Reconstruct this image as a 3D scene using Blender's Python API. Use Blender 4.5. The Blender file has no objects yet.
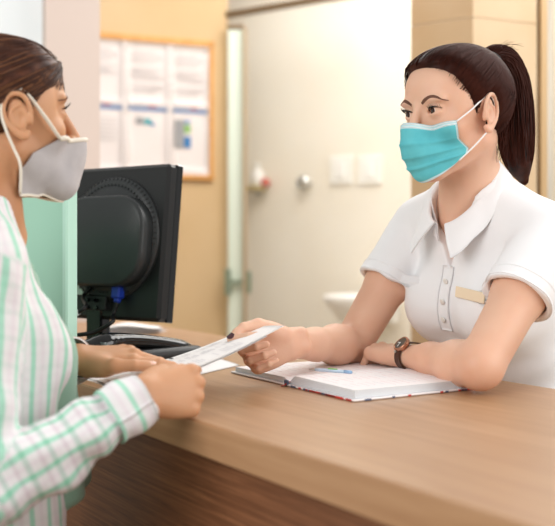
import bpy, math, random
import numpy as np
from mathutils import Vector, Matrix
random.seed(7); rng = np.random.default_rng(7)
PI = math.pi
CZ = 1.29                      # height of the eye point above the floor; counter top is 0.24 below it
F = 1000.0
def P(px, py, d): return np.array([(px-277.5)/F*d, d, -(py-240)/F*d])
def V(*a): return np.array(a, dtype=float)
def nrm(v): v = np.asarray(v, float); return v/np.linalg.norm(v)
Z = V(0, 0, 1)
scene = bpy.context.scene
COL = scene.collection

# ------------------------------------------------------------------ objects
def tag(o, label=None, cat=None, group=None, kind=None):
    if label: o['label'] = label
    if cat: o['category'] = cat
    if group: o['group'] = group
    if kind: o['kind'] = kind
    return o
def root(name, loc, label, cat, group=None):
    o = bpy.data.objects.new(name, None); COL.objects.link(o)
    o.empty_display_size = .05
    o.location = (loc[0], loc[1], loc[2]+CZ)
    return tag(o, label, cat, group)
def origin_of(o):
    v = V(0, 0, 0)
    while o is not None: v = v+np.array(o.location); o = o.parent
    return v
def mk(name, verts, faces, mats, parent=None, smooth=True, midx=None, uv=None, attr=None, loc=None):
    """verts in eye-relative space -> world; one mesh object"""
    vs = np.asarray(verts, float).reshape(-1, 3)+V(0, 0, CZ)
    if parent is not None: org = origin_of(parent)
    else:
        org = np.array(loc, float)+V(0, 0, CZ) if loc is not None else V((vs[:, 0].min()+vs[:, 0].max())/2, (vs[:, 1].min()+vs[:, 1].max())/2, vs[:, 2].min())
    vs = vs-org
    me = bpy.data.meshes.new(name)
    if isinstance(faces, np.ndarray) and faces.ndim == 2:
        n, k = faces.shape
        me.vertices.add(len(vs)); me.vertices.foreach_set('co', vs.astype(np.float32).ravel())
        me.loops.add(n*k); me.loops.foreach_set('vertex_index', faces.astype(np.int32).ravel())
        me.polygons.add(n); me.polygons.foreach_set('loop_start', np.arange(0, n*k, k, dtype=np.int32))
        me.update(calc_edges=True)
    else:
        me.from_pydata([tuple(v) for v in vs], [], [tuple(int(i) for i in f) for f in faces])
    if not isinstance(mats, (list, tuple)): mats = [mats]
    for m in mats: me.materials.append(m)
    if midx is not None: me.polygons.foreach_set('material_index', np.asarray(midx, dtype=np.int32))
    me.polygons.foreach_set('use_smooth', np.full(len(me.polygons), smooth, dtype=bool))
    if attr is not None:
        for k, v in attr.items():
            a = me.attributes.new(k, 'FLOAT_VECTOR', 'POINT'); a.data.foreach_set('vector', np.asarray(v, np.float32).ravel())
    me.validate()
    if isinstance(faces, np.ndarray) and len(faces) > 20000 and parent is not None:
        import bmesh
        bm = bmesh.new(); bm.from_mesh(me); be = [e for e in bm.edges if e.is_boundary]
        if be and len(be) < 2000: bmesh.ops.holes_fill(bm, edges=be, sides=12)
        bm.to_mesh(me); bm.free(); me.polygons.foreach_set('use_smooth', np.full(len(me.polygons), smooth, dtype=bool))
    o = bpy.data.objects.new(name, me); COL.objects.link(o)
    if parent is None: o.location = org
    else: o.parent = parent
    return o
class MB:
    """collects shapes into one mesh"""
    def __init__(s): s.v = []; s.f = []; s.m = []; s.n = 0
    def add(s, v, f, mi=0):
        v = np.asarray(v, float).reshape(-1, 3)
        s.v.append(v); s.f += [tuple(int(i)+s.n for i in q) for q in f]; s.m += [mi]*len(f); s.n += len(v); return s
    def box(s, c, size, R=None, mi=0, bev=0.0):
        hx, hy, hz = [t/2 for t in size]; c = np.asarray(c, float)
        R = np.eye(3) if R is None else R
        b = min(bev, hx*.9, hy*.9, hz*.9)
        if b <= 0:
            v = np.array([[x*hx, y*hy, z*hz] for x in (-1, 1) for y in (-1, 1) for z in (-1, 1)])
            f = [(0, 1, 3, 2), (4, 6, 7, 5), (0, 4, 5, 1), (2, 3, 7, 6), (0, 2, 6, 4), (1, 5, 7, 3)]
        else:
            # bevelled box: 24 verts
            vs = []; idx = {}
            for sx in (-1, 1):
                for sy in (-1, 1):
                    for sz in (-1, 1):
                        for ax in range(3):
                            p = [sx*(hx-b), sy*(hy-b), sz*(hz-b)]
                            p[ax] = (sx*hx, sy*hy, sz*hz)[ax]
                            idx[(sx, sy, sz, ax)] = len(vs); vs.append(p)
            v = np.array(vs); f = []
            for ax in range(3):
                o1, o2 = [a for a in range(3) if a != ax]
                for sg in (-1, 1):
                    q = []
                    for a, bb in ((-1, -1), (1, -1), (1, 1), (-1, 1)):
                        k = [0, 0, 0]; k[ax] = sg; k[o1] = a; k[o2] = bb; q.append(idx[(*k, ax)])
                    f.append(tuple(q))
            for ax in range(3):
                o1, o2 = [a for a in range(3) if a != ax]
                for a in (-1, 1):
                    for bb in (-1, 1):
                        k0 = [0, 0, 0]; k0[o1] = a; k0[o2] = bb; k1 = list(k0); k0[ax] = -1; k1[ax] = 1
                        f.append((idx[(*k0, o1)], idx[(*k1, o1)], idx[(*k1, o2)], idx[(*k0, o2)]))
            for sx in (-1, 1):
                for sy in (-1, 1):
                    for sz in (-1, 1): f.append(tuple(idx[(sx, sy, sz, a)] for a in range(3)))
        # orient faces outward
        g = []
        for q in f:
            pts = v[list(q)]; nn = np.cross(pts[1]-pts[0], pts[2]-pts[0])
            g.append(tuple(q) if nn@pts.mean(0) > 0 else tuple(reversed(q)))
        return s.add(v@R.T+c, g, mi)
    def tube(s, pts, r, seg=8, mi=0, flat=None, closed=False):
        pts = np.asarray(pts, float); n = len(pts); rr = np.full(n, r) if np.isscalar(r) else np.asarray(r, float)
        t = np.gradient(pts, axis=0) if not closed else np.roll(pts, -1, 0)-np.roll(pts, 1, 0)
        t /= np.linalg.norm(t, axis=1)[:, None]+1e-12
        up = V(0, 0, 1) if abs(t[0][2]) < .9 else V(1, 0, 0)
        v = []; 
        u = nrm(np.cross(t[0], up))
        for i in range(n):
            u = u-t[i]*(u@t[i]); u = nrm(u); w = np.cross(t[i], u)
            for k in range(seg):
                a = 2*PI*k/seg; v.append(pts[i]+rr[i]*(u*math.cos(a)+w*math.sin(a)*(1 if flat is None else flat)))
        f = []
        m = n if closed else n-1
        for i in range(m):
            j = (i+1) % n
            for k in range(seg): f.append((i*seg+k, i*seg+(k+1) % seg, j*seg+(k+1) % seg, j*seg+k))
        if not closed: f.append(tuple(range(seg))[::-1]); f.append(tuple((n-1)*seg+k for k in range(seg)))
        return s.add(v, f, mi)
    def lathe(s, prof, c, R=None, seg=32, mi=0):
        """prof list of (r,z) about local z"""
        R = np.eye(3) if R is None else R; v = []
        for r, z in prof:
            for k in range(seg):
                a = 2*PI*k/seg; v.append((r*math.cos(a), r*math.sin(a), z))
        f = []
        for i in range(len(prof)-1):
            for k in range(seg): f.append((i*seg+k, i*seg+(k+1) % seg, (i+1)*seg+(k+1) % seg, (i+1)*seg+k))
        f.append(tuple(range(seg))[::-1]); f.append(tuple((len(prof)-1)*seg+k for k in range(seg)))
        return s.add(np.array(v)@R.T+np.asarray(c), f, mi)
    def prism(s, outline, c, R, h, mi=0, bev=0.0):
        """outline (x,y) ccw extruded along local z from 0 to h, with bevelled top rim"""
        o = np.asarray(outline, float); n = len(o); cen = o.mean(0)
        rings = [(o, 0.0), (o, h-bev)] if bev > 0 else [(o, 0.0), (o, h)]
        if bev > 0:
            sh = o-(o-cen)/np.linalg.norm(o-cen, axis=1)[:, None]*bev*.35; rings.append((sh, h-bev*.35))
            sh = o-(o-cen)/np.linalg.norm(o-cen, axis=1)[:, None]*bev; rings.append((sh, h))
        v = np.concatenate([np.c_[q, np.full(n, z)] for q, z in rings]); f = []
        for i in range(len(rings)-1):
            for k in range(n): f.append((i*n+k, i*n+(k+1) % n, (i+1)*n+(k+1) % n, (i+1)*n+k))
        f.append(tuple(range(n))[::-1]); f.append(tuple((len(rings)-1)*n+k for k in range(n)))
        return s.add(v@R.T+np.asarray(c), f, mi)
    def grid(s, G, mi=0, thick=0.0, nrmdir=None):
        """G: (a,b,3) array of points -> sheet, optionally thickened"""
        a, b, _ = G.shape; v = G.reshape(-1, 3)
        f = [(i*b+j, (i+1)*b+j, (i+1)*b+j+1, i*b+j+1) for i in range(a-1) for j in range(b-1)]
        if thick:
            du = np.gradient(G, axis=0); dv = np.gradient(G, axis=1); N = np.cross(du, dv); N /= np.linalg.norm(N, axis=2)[..., None]+1e-12
            v2 = (G-N*thick).reshape(-1, 3); n = a*b
            v = np.concatenate([v, v2]); f2 = [tuple(x+n for x in reversed(q)) for q in f]
            rim = [i*b for i in range(a)]+[(a-1)*b+j for j in range(1, b)]+[i*b+b-1 for i in range(a-2, -1, -1)]+[j for j in range(b-2, 0, -1)]
            f3 = [(rim[i], rim[i]+n, rim[(i+1) % len(rim)]+n, rim[(i+1) % len(rim)]) for i in range(len(rim))]
            f = f+f2+[tuple(reversed(q)) for q in f3]
        return s.add(v, f, mi)
    def build(s, name, mats, parent=None, smooth=False, auto=None, loc=None):
        o = mk(name, np.concatenate(s.v), s.f, mats, parent, smooth, s.m, loc=loc)
        return o
def rrect(w, h, r, n=6):
    o = []
    for cx, cy, a0 in ((w/2-r, h/2-r, 0), (-w/2+r, h/2-r, 90), (-w/2+r, -h/2+r, 180), (w/2-r, -h/2+r, 270)):
        for k in range(n+1):
            a = math.radians(a0+90*k/n); o.append((cx+r*math.cos(a), cy+r*math.sin(a)))
    return o
def frame(x, z):
    """matrix with columns x, y=z cross x, z"""
    z = nrm(z); x = nrm(np.asarray(x)-z*(np.asarray(x)@z)); return np.column_stack([x, np.cross(z, x), z])
def spline(pts, n):
    pts = np.asarray(pts, float); m = len(pts)
    if m == 2: t = np.linspace(0, 1, n)[:, None]; return pts[0]*(1-t)+pts[1]*t
    q = np.concatenate([[2*pts[0]-pts[1]], pts, [2*pts[-1]-pts[-2]]]); out = []
    for t in np.linspace(0, m-1-1e-9, n):
        i = int(t); u = t-i; p0, p1, p2, p3 = q[i:i+4]
        out.append(.5*((2*p1)+(-p0+p2)*u+(2*p0-5*p1+4*p2-p3)*u*u+(-p0+3*p1-3*p2+p3)*u**3))
    return np.array(out)

# ------------------------------------------------------------------ signed distance modelling
def smin(a, b, k):
    if k <= 0: return np.minimum(a, b)
    h = np.maximum(k-np.abs(a-b), 0)/k
    return np.minimum(a, b)-h*h*k*.25
class Sdf:
    def __init__(s): s.ops = []
    def add(s, mode, fn, c, rad, k): s.ops.append((mode, fn, None if c is None else np.asarray(c, float), rad, k)); return s
    # primitives
    def cone(s, a, b, r1, r2, k=.01, mode='u'):
        a = np.asarray(a, float); b = np.asarray(b, float); ba = b-a; l2 = ba@ba+1e-12
        def fn(p):
            pa = p-a; h = np.clip(pa@ba/l2, 0, 1)
            return np.linalg.norm(pa-h[..., None]*ba, axis=-1)-(r1+(r2-r1)*h)
        return s.add(mode, fn, (a+b)/2, math.sqrt(l2)/2+max(r1, r2), k)
    def ell(s, c, r, R=None, k=.01, mode='u'):
        c = np.asarray(c, float); r = np.asarray(r, float)
        def fn(p):
            q = p-c
            if R is not None: q = q@R
            k0 = np.linalg.norm(q/r, axis=-1); k1 = np.linalg.norm(q/(r*r), axis=-1)+1e-9
            return k0*(k0-1)/k1
        return s.add(mode, fn, c, r.max(), k)
    def rbox(s, c, h, rr, R=None, k=.01, mode='u'):
        c = np.asarray(c, float); h = np.asarray(h, float)-rr
        def fn(p):
            q = p-c
            if R is not None: q = q@R
            q = np.abs(q)-h
            return np.linalg.norm(np.maximum(q, 0), axis=-1)+np.minimum(q.max(-1), 0)-rr
        return s.add(mode, fn, c, np.linalg.norm(h)+rr, k)
    def path(s, pts, rad, k=.01, n=None, inner=0.0, mode='u'):
        pts = np.asarray(pts, float); rad = np.asarray(rad, float)
        if n: 
            q = spline(np.c_[pts, rad], n); pts = q[:, :3]; rad = q[:, 3]
        for i in range(len(pts)-1): s.cone(pts[i], pts[i+1], rad[i], rad[i+1], k if i == 0 else inner, mode)
        return s
    def fn(s, f, c=None, rad=None, k=.01, mode='u'): return s.add(mode, f, c, rad, k)
    def group(s, sub, k=.01, mode='u'):
        """evaluate a sub-Sdf as one primitive"""
        cs = [o for o in sub.ops if o[2] is not None and o[0] == 'u']
        c = np.mean([o[2] for o in cs], axis=0); rad = max(np.linalg.norm(o[2]-c)+o[3] for o in cs)
        return s.add(mode, sub.eval, c, rad, k)
    def put(s, sub, R, t, scale=1.0):
        """append sub's ops rigidly placed: world = R@p*scale+t"""
        t = np.asarray(t, float)
        for mode, fn, c, rad, k in sub.ops:
            f2 = (lambda fn: (lambda p: fn(((p-t)@R)/scale)*scale))(fn)
            s.ops.append((mode, f2, None if c is None else R@c*scale+t, None if rad is None else rad*scale, k*scale))
        return s
    @staticmethod
    def comb(mode, D, d, k):
        if mode == 'u': return smin(D, d, k)
        if mode == 's': return -smin(-D, d, k)
        if mode == 'i': return -smin(-D, -d, k)
        if mode == 'd': return D+d
    def eval(s, p):
        p = np.asarray(p, float); D = np.full(p.shape[:-1], 10.0)
        for mode, fn, c, rad, k in s.ops: D = s.comb(mode, D, fn(p), k)
        return D
    def bounds(s):
        lo = np.full(3, 1e9); hi = -lo
        for mode, fn, c, rad, k in s.ops:
            if mode == 'u' and c is not None: lo = np.minimum(lo, c-rad); hi = np.maximum(hi, c+rad)
        return lo, hi
    def mesh(s, h, lo=None, hi=None, slack=.014):
        l, u = s.bounds(); lo = l-.02 if lo is None else np.asarray(lo); hi = u+.02 if hi is None else np.asarray(hi)
        B = 8*h; nb = np.ceil((hi-lo)/B).astype(int)
        gi = np.stack(np.meshgrid(*[np.arange(n) for n in nb], indexing='ij'), -1).reshape(-1, 3)
        ctr = lo+(gi+.5)*B; D = np.full(len(ctr), 10.0)
        for i0 in range(0, len(ctr), 400000): D[i0:i0+400000] = s.eval(ctr[i0:i0+400000])
        act = np.abs(D) < B*.87*1.3+slack
        gi = gi[act]; ctr = ctr[act]; n = len(gi)
        off = np.stack(np.meshgrid(*[np.arange(9)]*3, indexing='ij'), -1)
        D = np.full((n, 9, 9, 9), 10.0, dtype=np.float32)
        hd = B*.87
        CH = 1500
        for i0 in range(0, n, CH):
            sl = slice(i0, min(n, i0+CH)); g = gi[sl]; cc = ctr[sl]
            Pt = lo+(g[:, None, None, None, :]*8+off)*h
            d = np.full(Pt.shape[:-1], 10.0)
            for mode, fn, c, rad, k in s.ops:
                if c is None: d = s.comb(mode, d, fn(Pt), k); continue
                m = np.linalg.norm(cc-c, axis=1) < rad+hd+2.2*k+.035
                if m.any(): d[m] = s.comb(mode, d[m], fn(Pt[m]), k)
            D[sl] = d
        ins = D < 0
        C = np.zeros((n, 8, 8, 8), np.int8)
        for a in (0, 1):
            for b in (0, 1):
                for c in (0, 1): C += ins[:, a:a+8, b:b+8, c:c+8]
        cell = (C > 0) & (C < 8)
        bi, ci, cj, ck = np.nonzero(cell)
        acc = np.zeros((len(bi), 3)); cnt = np.zeros(len(bi))
        for ax in range(3):
            o1, o2 = [a for a in range(3) if a != ax]
            for a in (0, 1):
                for b in (0, 1):
                    p0 = [ci, cj, ck]; p0 = [q.copy() for q in p0]; p0[o1] += a; p0[o2] += b
                    p1 = [q.copy() for q in p0]; p1[ax] += 1
                    d0 = D[bi, p0[0], p0[1], p0[2]].astype(float); d1 = D[bi, p1[0], p1[1], p1[2]].astype(float)
                    m = (d0 < 0) != (d1 < 0)
                    t = np.where(m, d0/np.where(m, d0-d1, 1), 0)
                    e = np.zeros((len(bi), 3)); e[:, o1] = a; e[:, o2] = b; e[:, ax] = t
                    acc += e*m[:, None]; cnt += m
        gc = gi[bi]*8+np.stack([ci, cj, ck], -1)
        vert = lo+(gc+acc/cnt[:, None])*h
        NN = nb*8+4
        key = ((gc[:, 0]+1)*NN[1]+gc[:, 1]+1)*NN[2]+gc[:, 2]+1
        o = np.argsort(key); ks = key[o]
        def look(g):
            q = ((g[:, 0]+1)*NN[1]+g[:, 1]+1)*NN[2]+g[:, 2]+1
            i = np.clip(np.searchsorted(ks, q), 0, len(ks)-1); ok = ks[i] == q
            return np.where(ok, o[i], -1)
        quads = []
        for ax in range(3):
            A = ins[:, :8, :8, :8]
            sl = [slice(0, 8)]*3; sl[ax] = slice(1, 9); Bq = ins[(slice(None), *sl)]
            bb, i, j, k = np.nonzero(A != Bq); inn = A[bb, i, j, k]
            g = gi[bb]*8+np.stack([i, j, k], -1)
            o1, o2 = (ax+1) % 3, (ax+2) % 3
            e1 = np.zeros(3, int); e1[o1] = 1; e2 = np.zeros(3, int); e2[o2] = 1
            q = np.stack([look(g-e1-e2), look(g-e2), look(g), look(g-e1)], -1)
            q[~inn] = q[~inn][:, ::-1]
            quads.append(q[(q >= 0).all(1)])
        return vert, np.concatenate(quads)
def march(sdf, org, direc, off=0.0, steps=60, step=.8, tmax=.24):
    """walk points along directions until sdf == off"""
    o = np.array(org, float); d = np.asarray(direc, float); d = d/np.linalg.norm(d, axis=-1)[..., None]; t = np.zeros(o.shape[:-1])
    for _ in range(steps): t = np.clip(t+(sdf.eval(o+d*t[..., None])-off)*step, 0, tmax)
    return o+d*t[..., None]
def ring_noise(p, seed, f, n=5):
    """cheap smooth noise from warped sines"""
    r = np.random.default_rng(seed); o = np.zeros(p.shape[:-1]); q = p*f
    w = q+.7*np.sin(q[..., [1, 2, 0]]*1.3+r.uniform(0, 6, 3))
    for _ in range(n):
        k = r.normal(size=3); o += np.sin(w@k+r.uniform(0, 6.28))
    return o/n

# ------------------------------------------------------------------ materials
def mat(name, col, rough=.5, spec=.5, metal=0.0, sss=0.0, sssr=None, trans=0.0, ior=1.45, bump=None, var=None, emis=None, sheen=0, aniso=0, coat=0, alpha=1):
    m = bpy.data.materials.new(name); m.use_nodes = True; nt = m.node_tree; b = nt.nodes['Principled BSDF']
    c = (*col, 1) if len(col) == 3 else col
    b.inputs['Base Color'].default_value = c; b.inputs['Roughness'].default_value = rough
    b.inputs['Specular IOR Level'].default_value = spec; b.inputs['Metallic'].default_value = metal; b.inputs['IOR'].default_value = ior
    b.inputs['Transmission Weight'].default_value = trans; b.inputs['Coat Weight'].default_value = coat
    if sheen: b.inputs['Sheen Weight'].default_value = sheen
    if sss: b.inputs['Subsurface Weight'].default_value = sss; b.inputs['Subsurface Radius'].default_value = sssr or (.012, .005, .003); b.inputs['Subsurface Scale'].default_value = 1.0
    if emis: b.inputs['Emission Color'].default_value = (*emis[:3], 1); b.inputs['Emission Strength'].default_value = emis[3]
    if alpha < 1: b.inputs['Alpha'].default_value = alpha
    tc = nt.nodes.new('ShaderNodeTexCoord')
    def noise(sc, det=3, stretch=None):
        n = nt.nodes.new('ShaderNodeTexNoise'); n.inputs['Scale'].default_value = sc; n.inputs['Detail'].default_value = det
        if stretch:
            mp = nt.nodes.new('ShaderNodeMapping'); mp.inputs['Scale'].default_value = stretch; nt.links.new(tc.outputs['Object'], mp.inputs['Vector']); nt.links.new(mp.outputs['Vector'], n.inputs['Vector'])
        else: nt.links.new(tc.outputs['Object'], n.inputs['Vector'])
        return n
    if var:   # (scale, colour2, [stretch])
        n = noise(var[0], 4, var[2] if len(var) > 2 else None); r = nt.nodes.new('ShaderNodeValToRGB')
        r.color_ramp.elements[0].position = .35; r.color_ramp.elements[1].position = .65
        r.color_ramp.elements[0].color = c; r.color_ramp.elements[1].color = (*var[1], 1)
        nt.links.new(n.outputs['Fac'], r.inputs['Fac']); nt.links.new(r.outputs['Color'], b.inputs['Base Color'])
    if bump:  # (scale, strength, [stretch])
        n = noise(bump[0], 3, bump[2] if len(bump) > 2 else None); bp = nt.nodes.new('ShaderNodeBump'); bp.inputs['Strength'].default_value = bump[1]; bp.inputs['Distance'].default_value = .002
        nt.links.new(n.outputs['Fac'], bp.inputs['Height']); nt.links.new(bp.outputs['Normal'], b.inputs['Normal'])
    return m
def srgb(h):
    h = h.lstrip('#'); o = []
    for i in (0, 2, 4):
        c = int(h[i:i+2], 16)/255; o.append(c/12.92 if c <= .04045 else ((c+.055)/1.055)**2.4)
    return tuple(o)
# ================================================================== materials of the place
def attr_wood(name, c1, c2, sc, rough=.4, bump=.05, c3=None):
    m = bpy.data.materials.new(name); m.use_nodes = True; nt = m.node_tree; b = nt.nodes['Principled BSDF']
    at = nt.nodes.new('ShaderNodeAttribute'); at.attribute_name = 'pat'
    mp = nt.nodes.new('ShaderNodeMapping'); mp.inputs['Scale'].default_value = sc
    n = nt.nodes.new('ShaderNodeTexNoise'); n.inputs['Scale'].default_value = 1; n.inputs['Detail'].default_value = 6; n.inputs['Roughness'].default_value = .65
    n.inputs['Distortion'].default_value = .4
    r = nt.nodes.new('ShaderNodeValToRGB'); e = r.color_ramp.elements
    e[0].position = .3; e[1].position = .7; e[0].color = (*c1, 1); e[1].color = (*c2, 1)
    if c3: q = e.new(.5); q.color = (*c3, 1)
    L = nt.links.new
    L(at.outputs['Vector'], mp.inputs['Vector']); L(mp.outputs['Vector'], n.inputs['Vector']); L(n.outputs['Fac'], r.inputs['Fac']); L(r.outputs['Color'], b.inputs['Base Color'])
    bp = nt.nodes.new('ShaderNodeBump'); bp.inputs['Strength'].default_value = bump; bp.inputs['Distance'].default_value = .001
    L(n.outputs['Fac'], bp.inputs['Height']); L(bp.outputs['Normal'], b.inputs['Normal'])
    b.inputs['Roughness'].default_value = rough; b.inputs['Specular IOR Level'].default_value = .5
    return m
M_top = attr_wood('light oak laminate', srgb('#A37A57'), srgb('#B9926E'), (3, 60, 60), .36, .03, srgb('#AE8662'))
M_front = attr_wood('brown walnut panel', srgb('#5F3820'), srgb('#966544'), (5, 5, 170), .5, .15, srgb('#7A4E32'))
M_cream = mat('cream paint', srgb('#F4EDDF'), .7, var=(2.0, srgb('#F0E7D6')))
M_tan = mat('tan wall paint', srgb('#D2B78F'), .8, var=(1.5, srgb('#CBAE84')))
M_pink = mat('rosy beige plaster', srgb('#E0CFC5'), .85, bump=(60, .1))
M_tile_shaded = mat('tan stone tile', srgb('#CDB08A'), .45, var=(6, srgb('#C6A67E')))  # left pier face: its shade is put into this darker tone
M_tile_lit = mat('tan stone tile lit side', srgb('#D6BC9A'), .45, var=(6, srgb('#D0B48F')))  # same tile, light on the other faces put into the colour
M_grout = mat('pale grout', srgb('#E4D2B6'), .9)
M_floor = mat('beige floor tile', srgb('#B9A68C'), .4, var=(3, srgb('#AE9A80')))
M_mint = mat('mint lacquer', srgb('#A6D5C0'), .3, var=(1.2, srgb('#A0CFBA')))
M_mint2 = mat('pale mint edge', srgb('#BFE8D8'), .3)
M_minttrim = mat('mint seam', srgb('#7FB5A0'), .5)
M_frost = mat('frosted white glass', srgb('#DDE3E4'), .5, var=(5, srgb('#E6EAEA')), bump=(30, .1), emis=(.80, .85, .87, .25))
M_glassedge = mat('pale green glass edge', srgb('#E4F0E2'), .2)
M_greenedge = mat('green glass edge', srgb('#A3BE93'), .2)
M_glass = mat('clear glass', (.9, 1, .97), .02, alpha=.05)
M_bronze = mat('brown metal', srgb('#7A6449'), .4, metal=.3)
M_steel = mat('brushed steel', srgb('#B9B2A6'), .35, metal=.7)
M_chrome = mat('chrome', srgb('#D5D5D2'), .15, metal=1)
M_orange = mat('orange pine', srgb('#DDA45E'), .5, var=(20, srgb('#D2964E')))
M_paper = mat('white paper', srgb('#F4F1F1'), .8)
M_paper2 = mat('notice paper', srgb('#E4DCDA'), .9)
M_print = mat('grey print', srgb('#CBC5C5'), .9)
M_blueband = mat('blue print', srgb('#7D97BE'), .9)
M_teal = mat('teal print', srgb('#3E9FA8'), .9)
M_blue = mat('blue print strong', srgb('#3579B4'), .9)
M_green = mat('green print', srgb('#8BB96A'), .9)
M_greyp = mat('grey photo print', srgb('#9A9A9C'), .9)
M_white = mat('white ceramic', srgb('#F6F4F0'), .3)
M_plate = mat('white plastic plate', srgb('#F5F3EC'), .4)
M_red = mat('red plastic', srgb('#C0503A'), .4)
M_soap = mat('olive plastic', srgb('#B09A5E'), .4)
M_black = mat('black plastic', srgb('#1F2021'), .42, bump=(400, .08))
M_black2 = mat('satin charcoal plastic', srgb('#2F3233'), .38, bump=(300, .06))
M_glossblack = mat('gloss black plastic', srgb('#0C0D0E'), .12, coat=.3)
M_cable = mat('black rubber', srgb('#101011'), .45)
M_vga = mat('blue connector', srgb('#1E3FB0'), .4)
M_label = mat('white sticker', srgb('#DDE6E4'), .6)
M_keys = mat('grey key', srgb('#8B9496'), .5)
M_screen = mat('dark screen', srgb('#16181B'), .1)

# ================================================================== reception counter
U = V(-.545, .838, 0); N = V(.838, .545, 0); U /= np.linalg.norm(U); N = nrm(N-U*(N@U)); E0 = V(-.134, 1.371, 0)
RC = np.column_stack([-U, N, Z])
def C(s, p, z): return E0+U*s+N*p+Z*z
def slab(name, s0, s1, p0, p1, z0, z1, m, parent, bev=.002):
    b = MB(); c = C((s0+s1)/2, (p0+p1)/2, (z0+z1)/2)
    b.box(c, (s1-s0, p1-p0, z1-z0), RC, 0, bev); v = np.concatenate(b.v)
    return mk(name, v, b.f, m, parent, False, attr={'pat': (v-E0)@RC})
cnt = root('reception_counter', C(0, .3, -1.29), 'long wooden reception counter with pale oak top and dark brown front panel', 'counter')
ZT = -.24
slab('worktop', -1.75, 1.55, 0, .62, ZT-.046, ZT, M_top, cnt, .0025)
slab('front_panel', -1.75, 1.55, .035, .06, -1.20, ZT-.046, M_front, cnt)
slab('plinth', -1.75, 1.55, .06, .085, -1.29, -1.20, M_bronze, cnt)
slab('rear_panel', -1.75, 1.55, .34, .36, -1.29, ZT-.046, M_front, cnt)
for s in (-1.74, -.6, .5, 1.54): slab('support_panel', s-.01, s+.01, .06, .34, -1.29, ZT-.046, M_front, cnt)

# ================================================================== room shell
def struct(o): o['kind'] = 'structure'; return o
b = MB(); b.box(V(0, 2.4, -1.31), (9, 9, .04)); struct(b.build('floor', M_floor))
W1 = nrm(V(.915, .403, 0)); CN = V(-.2496, 5.04, 0)
def wallbox(name, a, bb, z0, z1, th, m, back):
    a = np.asarray(a, float); bb = np.asarray(bb, float); x = nrm(bb-a); R = np.column_stack([x, np.cross(Z, x), Z]); L = np.linalg.norm(bb-a)
    b = MB(); c = (a+bb)/2+R[:, 1]*th/2*back; c[2] = (z0+z1)/2
    b.box(c, (L, th, z1-z0), R); return struct(b.build(name, m))
wallbox('wall_left', CN-W1*3.4, CN, -1.29, 1.75, .12, M_tan, 1)
W2 = nrm(V(.81, -.59, 0))
q0 = CN+V(.01, .5, 0)
wallbox('wall_back', q0-W2*.3, q0+W2*2.6, -1.29, 1.75, .12, M_cream, 1)
# rosy column in front of the left wall
a = V(-.2268*3, 3, 0); e = V(-.1775*3, 3, 0); x = nrm(V(.95, .31, 0))
e2 = e; a2 = e-x*.16
wallbox('wall_pier_left', a2, e2, -1.29, 1.75, .25, M_pink, 1)
# frosted window with pale green glass edge to its left
wn = bpy.data.objects.new('window_1', None); COL.objects.link(wn); wn.location = (-.9, 3.3, .3); wn['kind'] = 'structure'
def vbar(name, px0, px1, d, z0, z1, th, m, parent=None, xdir=(1, 0, 0)):
    b = MB(); x0 = (px0-277.5)/F*d; x1 = (px1-277.5)/F*d
    b.box(V((x0+x1)/2, d+th/2, (z0+z1)/2), (x1-x0, th, z1-z0)); o = b.build(name, m, parent); return o
vbar('pane', -120, 42.5, 3.05, -.6, 1.7, .012, M_frost, wn)
vbar('window_frame', 42.5, 43.6, 3.045, -.6, 1.7, .03, M_greenedge, wn)
vbar('window_frame', 43.6, 50.2, 3.045, -.6, 1.7, .03, M_glassedge, wn)
vbar('window_frame', 50.2, 51.3, 3.045, -.6, 1.7, .03, M_greenedge, wn)
vbar('window_sill', -120, 51.3, 3.02, -.66, -.6, .12, M_pink, wn)
struct(vbar('wall_window_left', -130, 51.5, 3.06, -1.29, -.66, .1, M_pink))
# tiled pier on the right, convex corner
Lp = P(411, 240, 3.126); Kp = P(473, 240, 3.0); Rp = P(536.5, 240, 3.1)
inn = nrm(V(.1, 1, 0))
def pier(name, m, zz0, zz1, ins, faces_of=0):
    pts = [Lp, Kp, Rp, Rp+V(.12, .45, 0), Lp+V(.12, .5, 0)]; cen = sum(pts)/5
    pts = [p+(cen-p)/np.linalg.norm(cen-p)*ins for p in pts]
    return pts
b = MB(); zs = [-1.29, -1.131, -.531, .069, .669, 1.269, 1.75]
for i in range(len(zs)-1):
    pts = pier('', None, 0, 0, 0); v = [p+Z*(zs[i]+.002) for p in pts]+[p+Z*(zs[i+1]-.002) for p in pts]
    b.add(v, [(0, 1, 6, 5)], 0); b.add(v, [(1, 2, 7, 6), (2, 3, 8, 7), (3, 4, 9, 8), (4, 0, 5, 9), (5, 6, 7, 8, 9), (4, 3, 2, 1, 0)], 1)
pts = pier('', None, 0, 0, .004); v = [p+Z*-1.29 for p in pts]+[p+Z*1.75 for p in pts]
b.add(v, [(0, 1, 6, 5), (1, 2, 7, 6), (2, 3, 8, 7), (3, 4, 9, 8), (4, 0, 5, 9)], 2)
struct(b.build('wall_right', [M_tile_shaded, M_tile_lit, M_grout]))
# doorway at the far right edge
dr = bpy.data.objects.new('door_2', None); COL.objects.link(dr); dr.location = (.95, 3.4, 0); dr['kind'] = 'structure'
vbar('door_frame', 536, 541, 3.3, -1.29, 1.75, .08, M_bronze, dr)
vbar('door_frame', 541, 547.5, 3.28, -1.29, 1.75, .1, M_tan, dr)
vbar('door_frame', 547.5, 552, 3.3, -1.29, 1.75, .08, M_steel, dr)
vbar('door_leaf', 552, 620, 3.34, -1.29, 1.75, .04, mat('beige door', srgb('#D8CBB4'), .4), dr)
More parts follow.
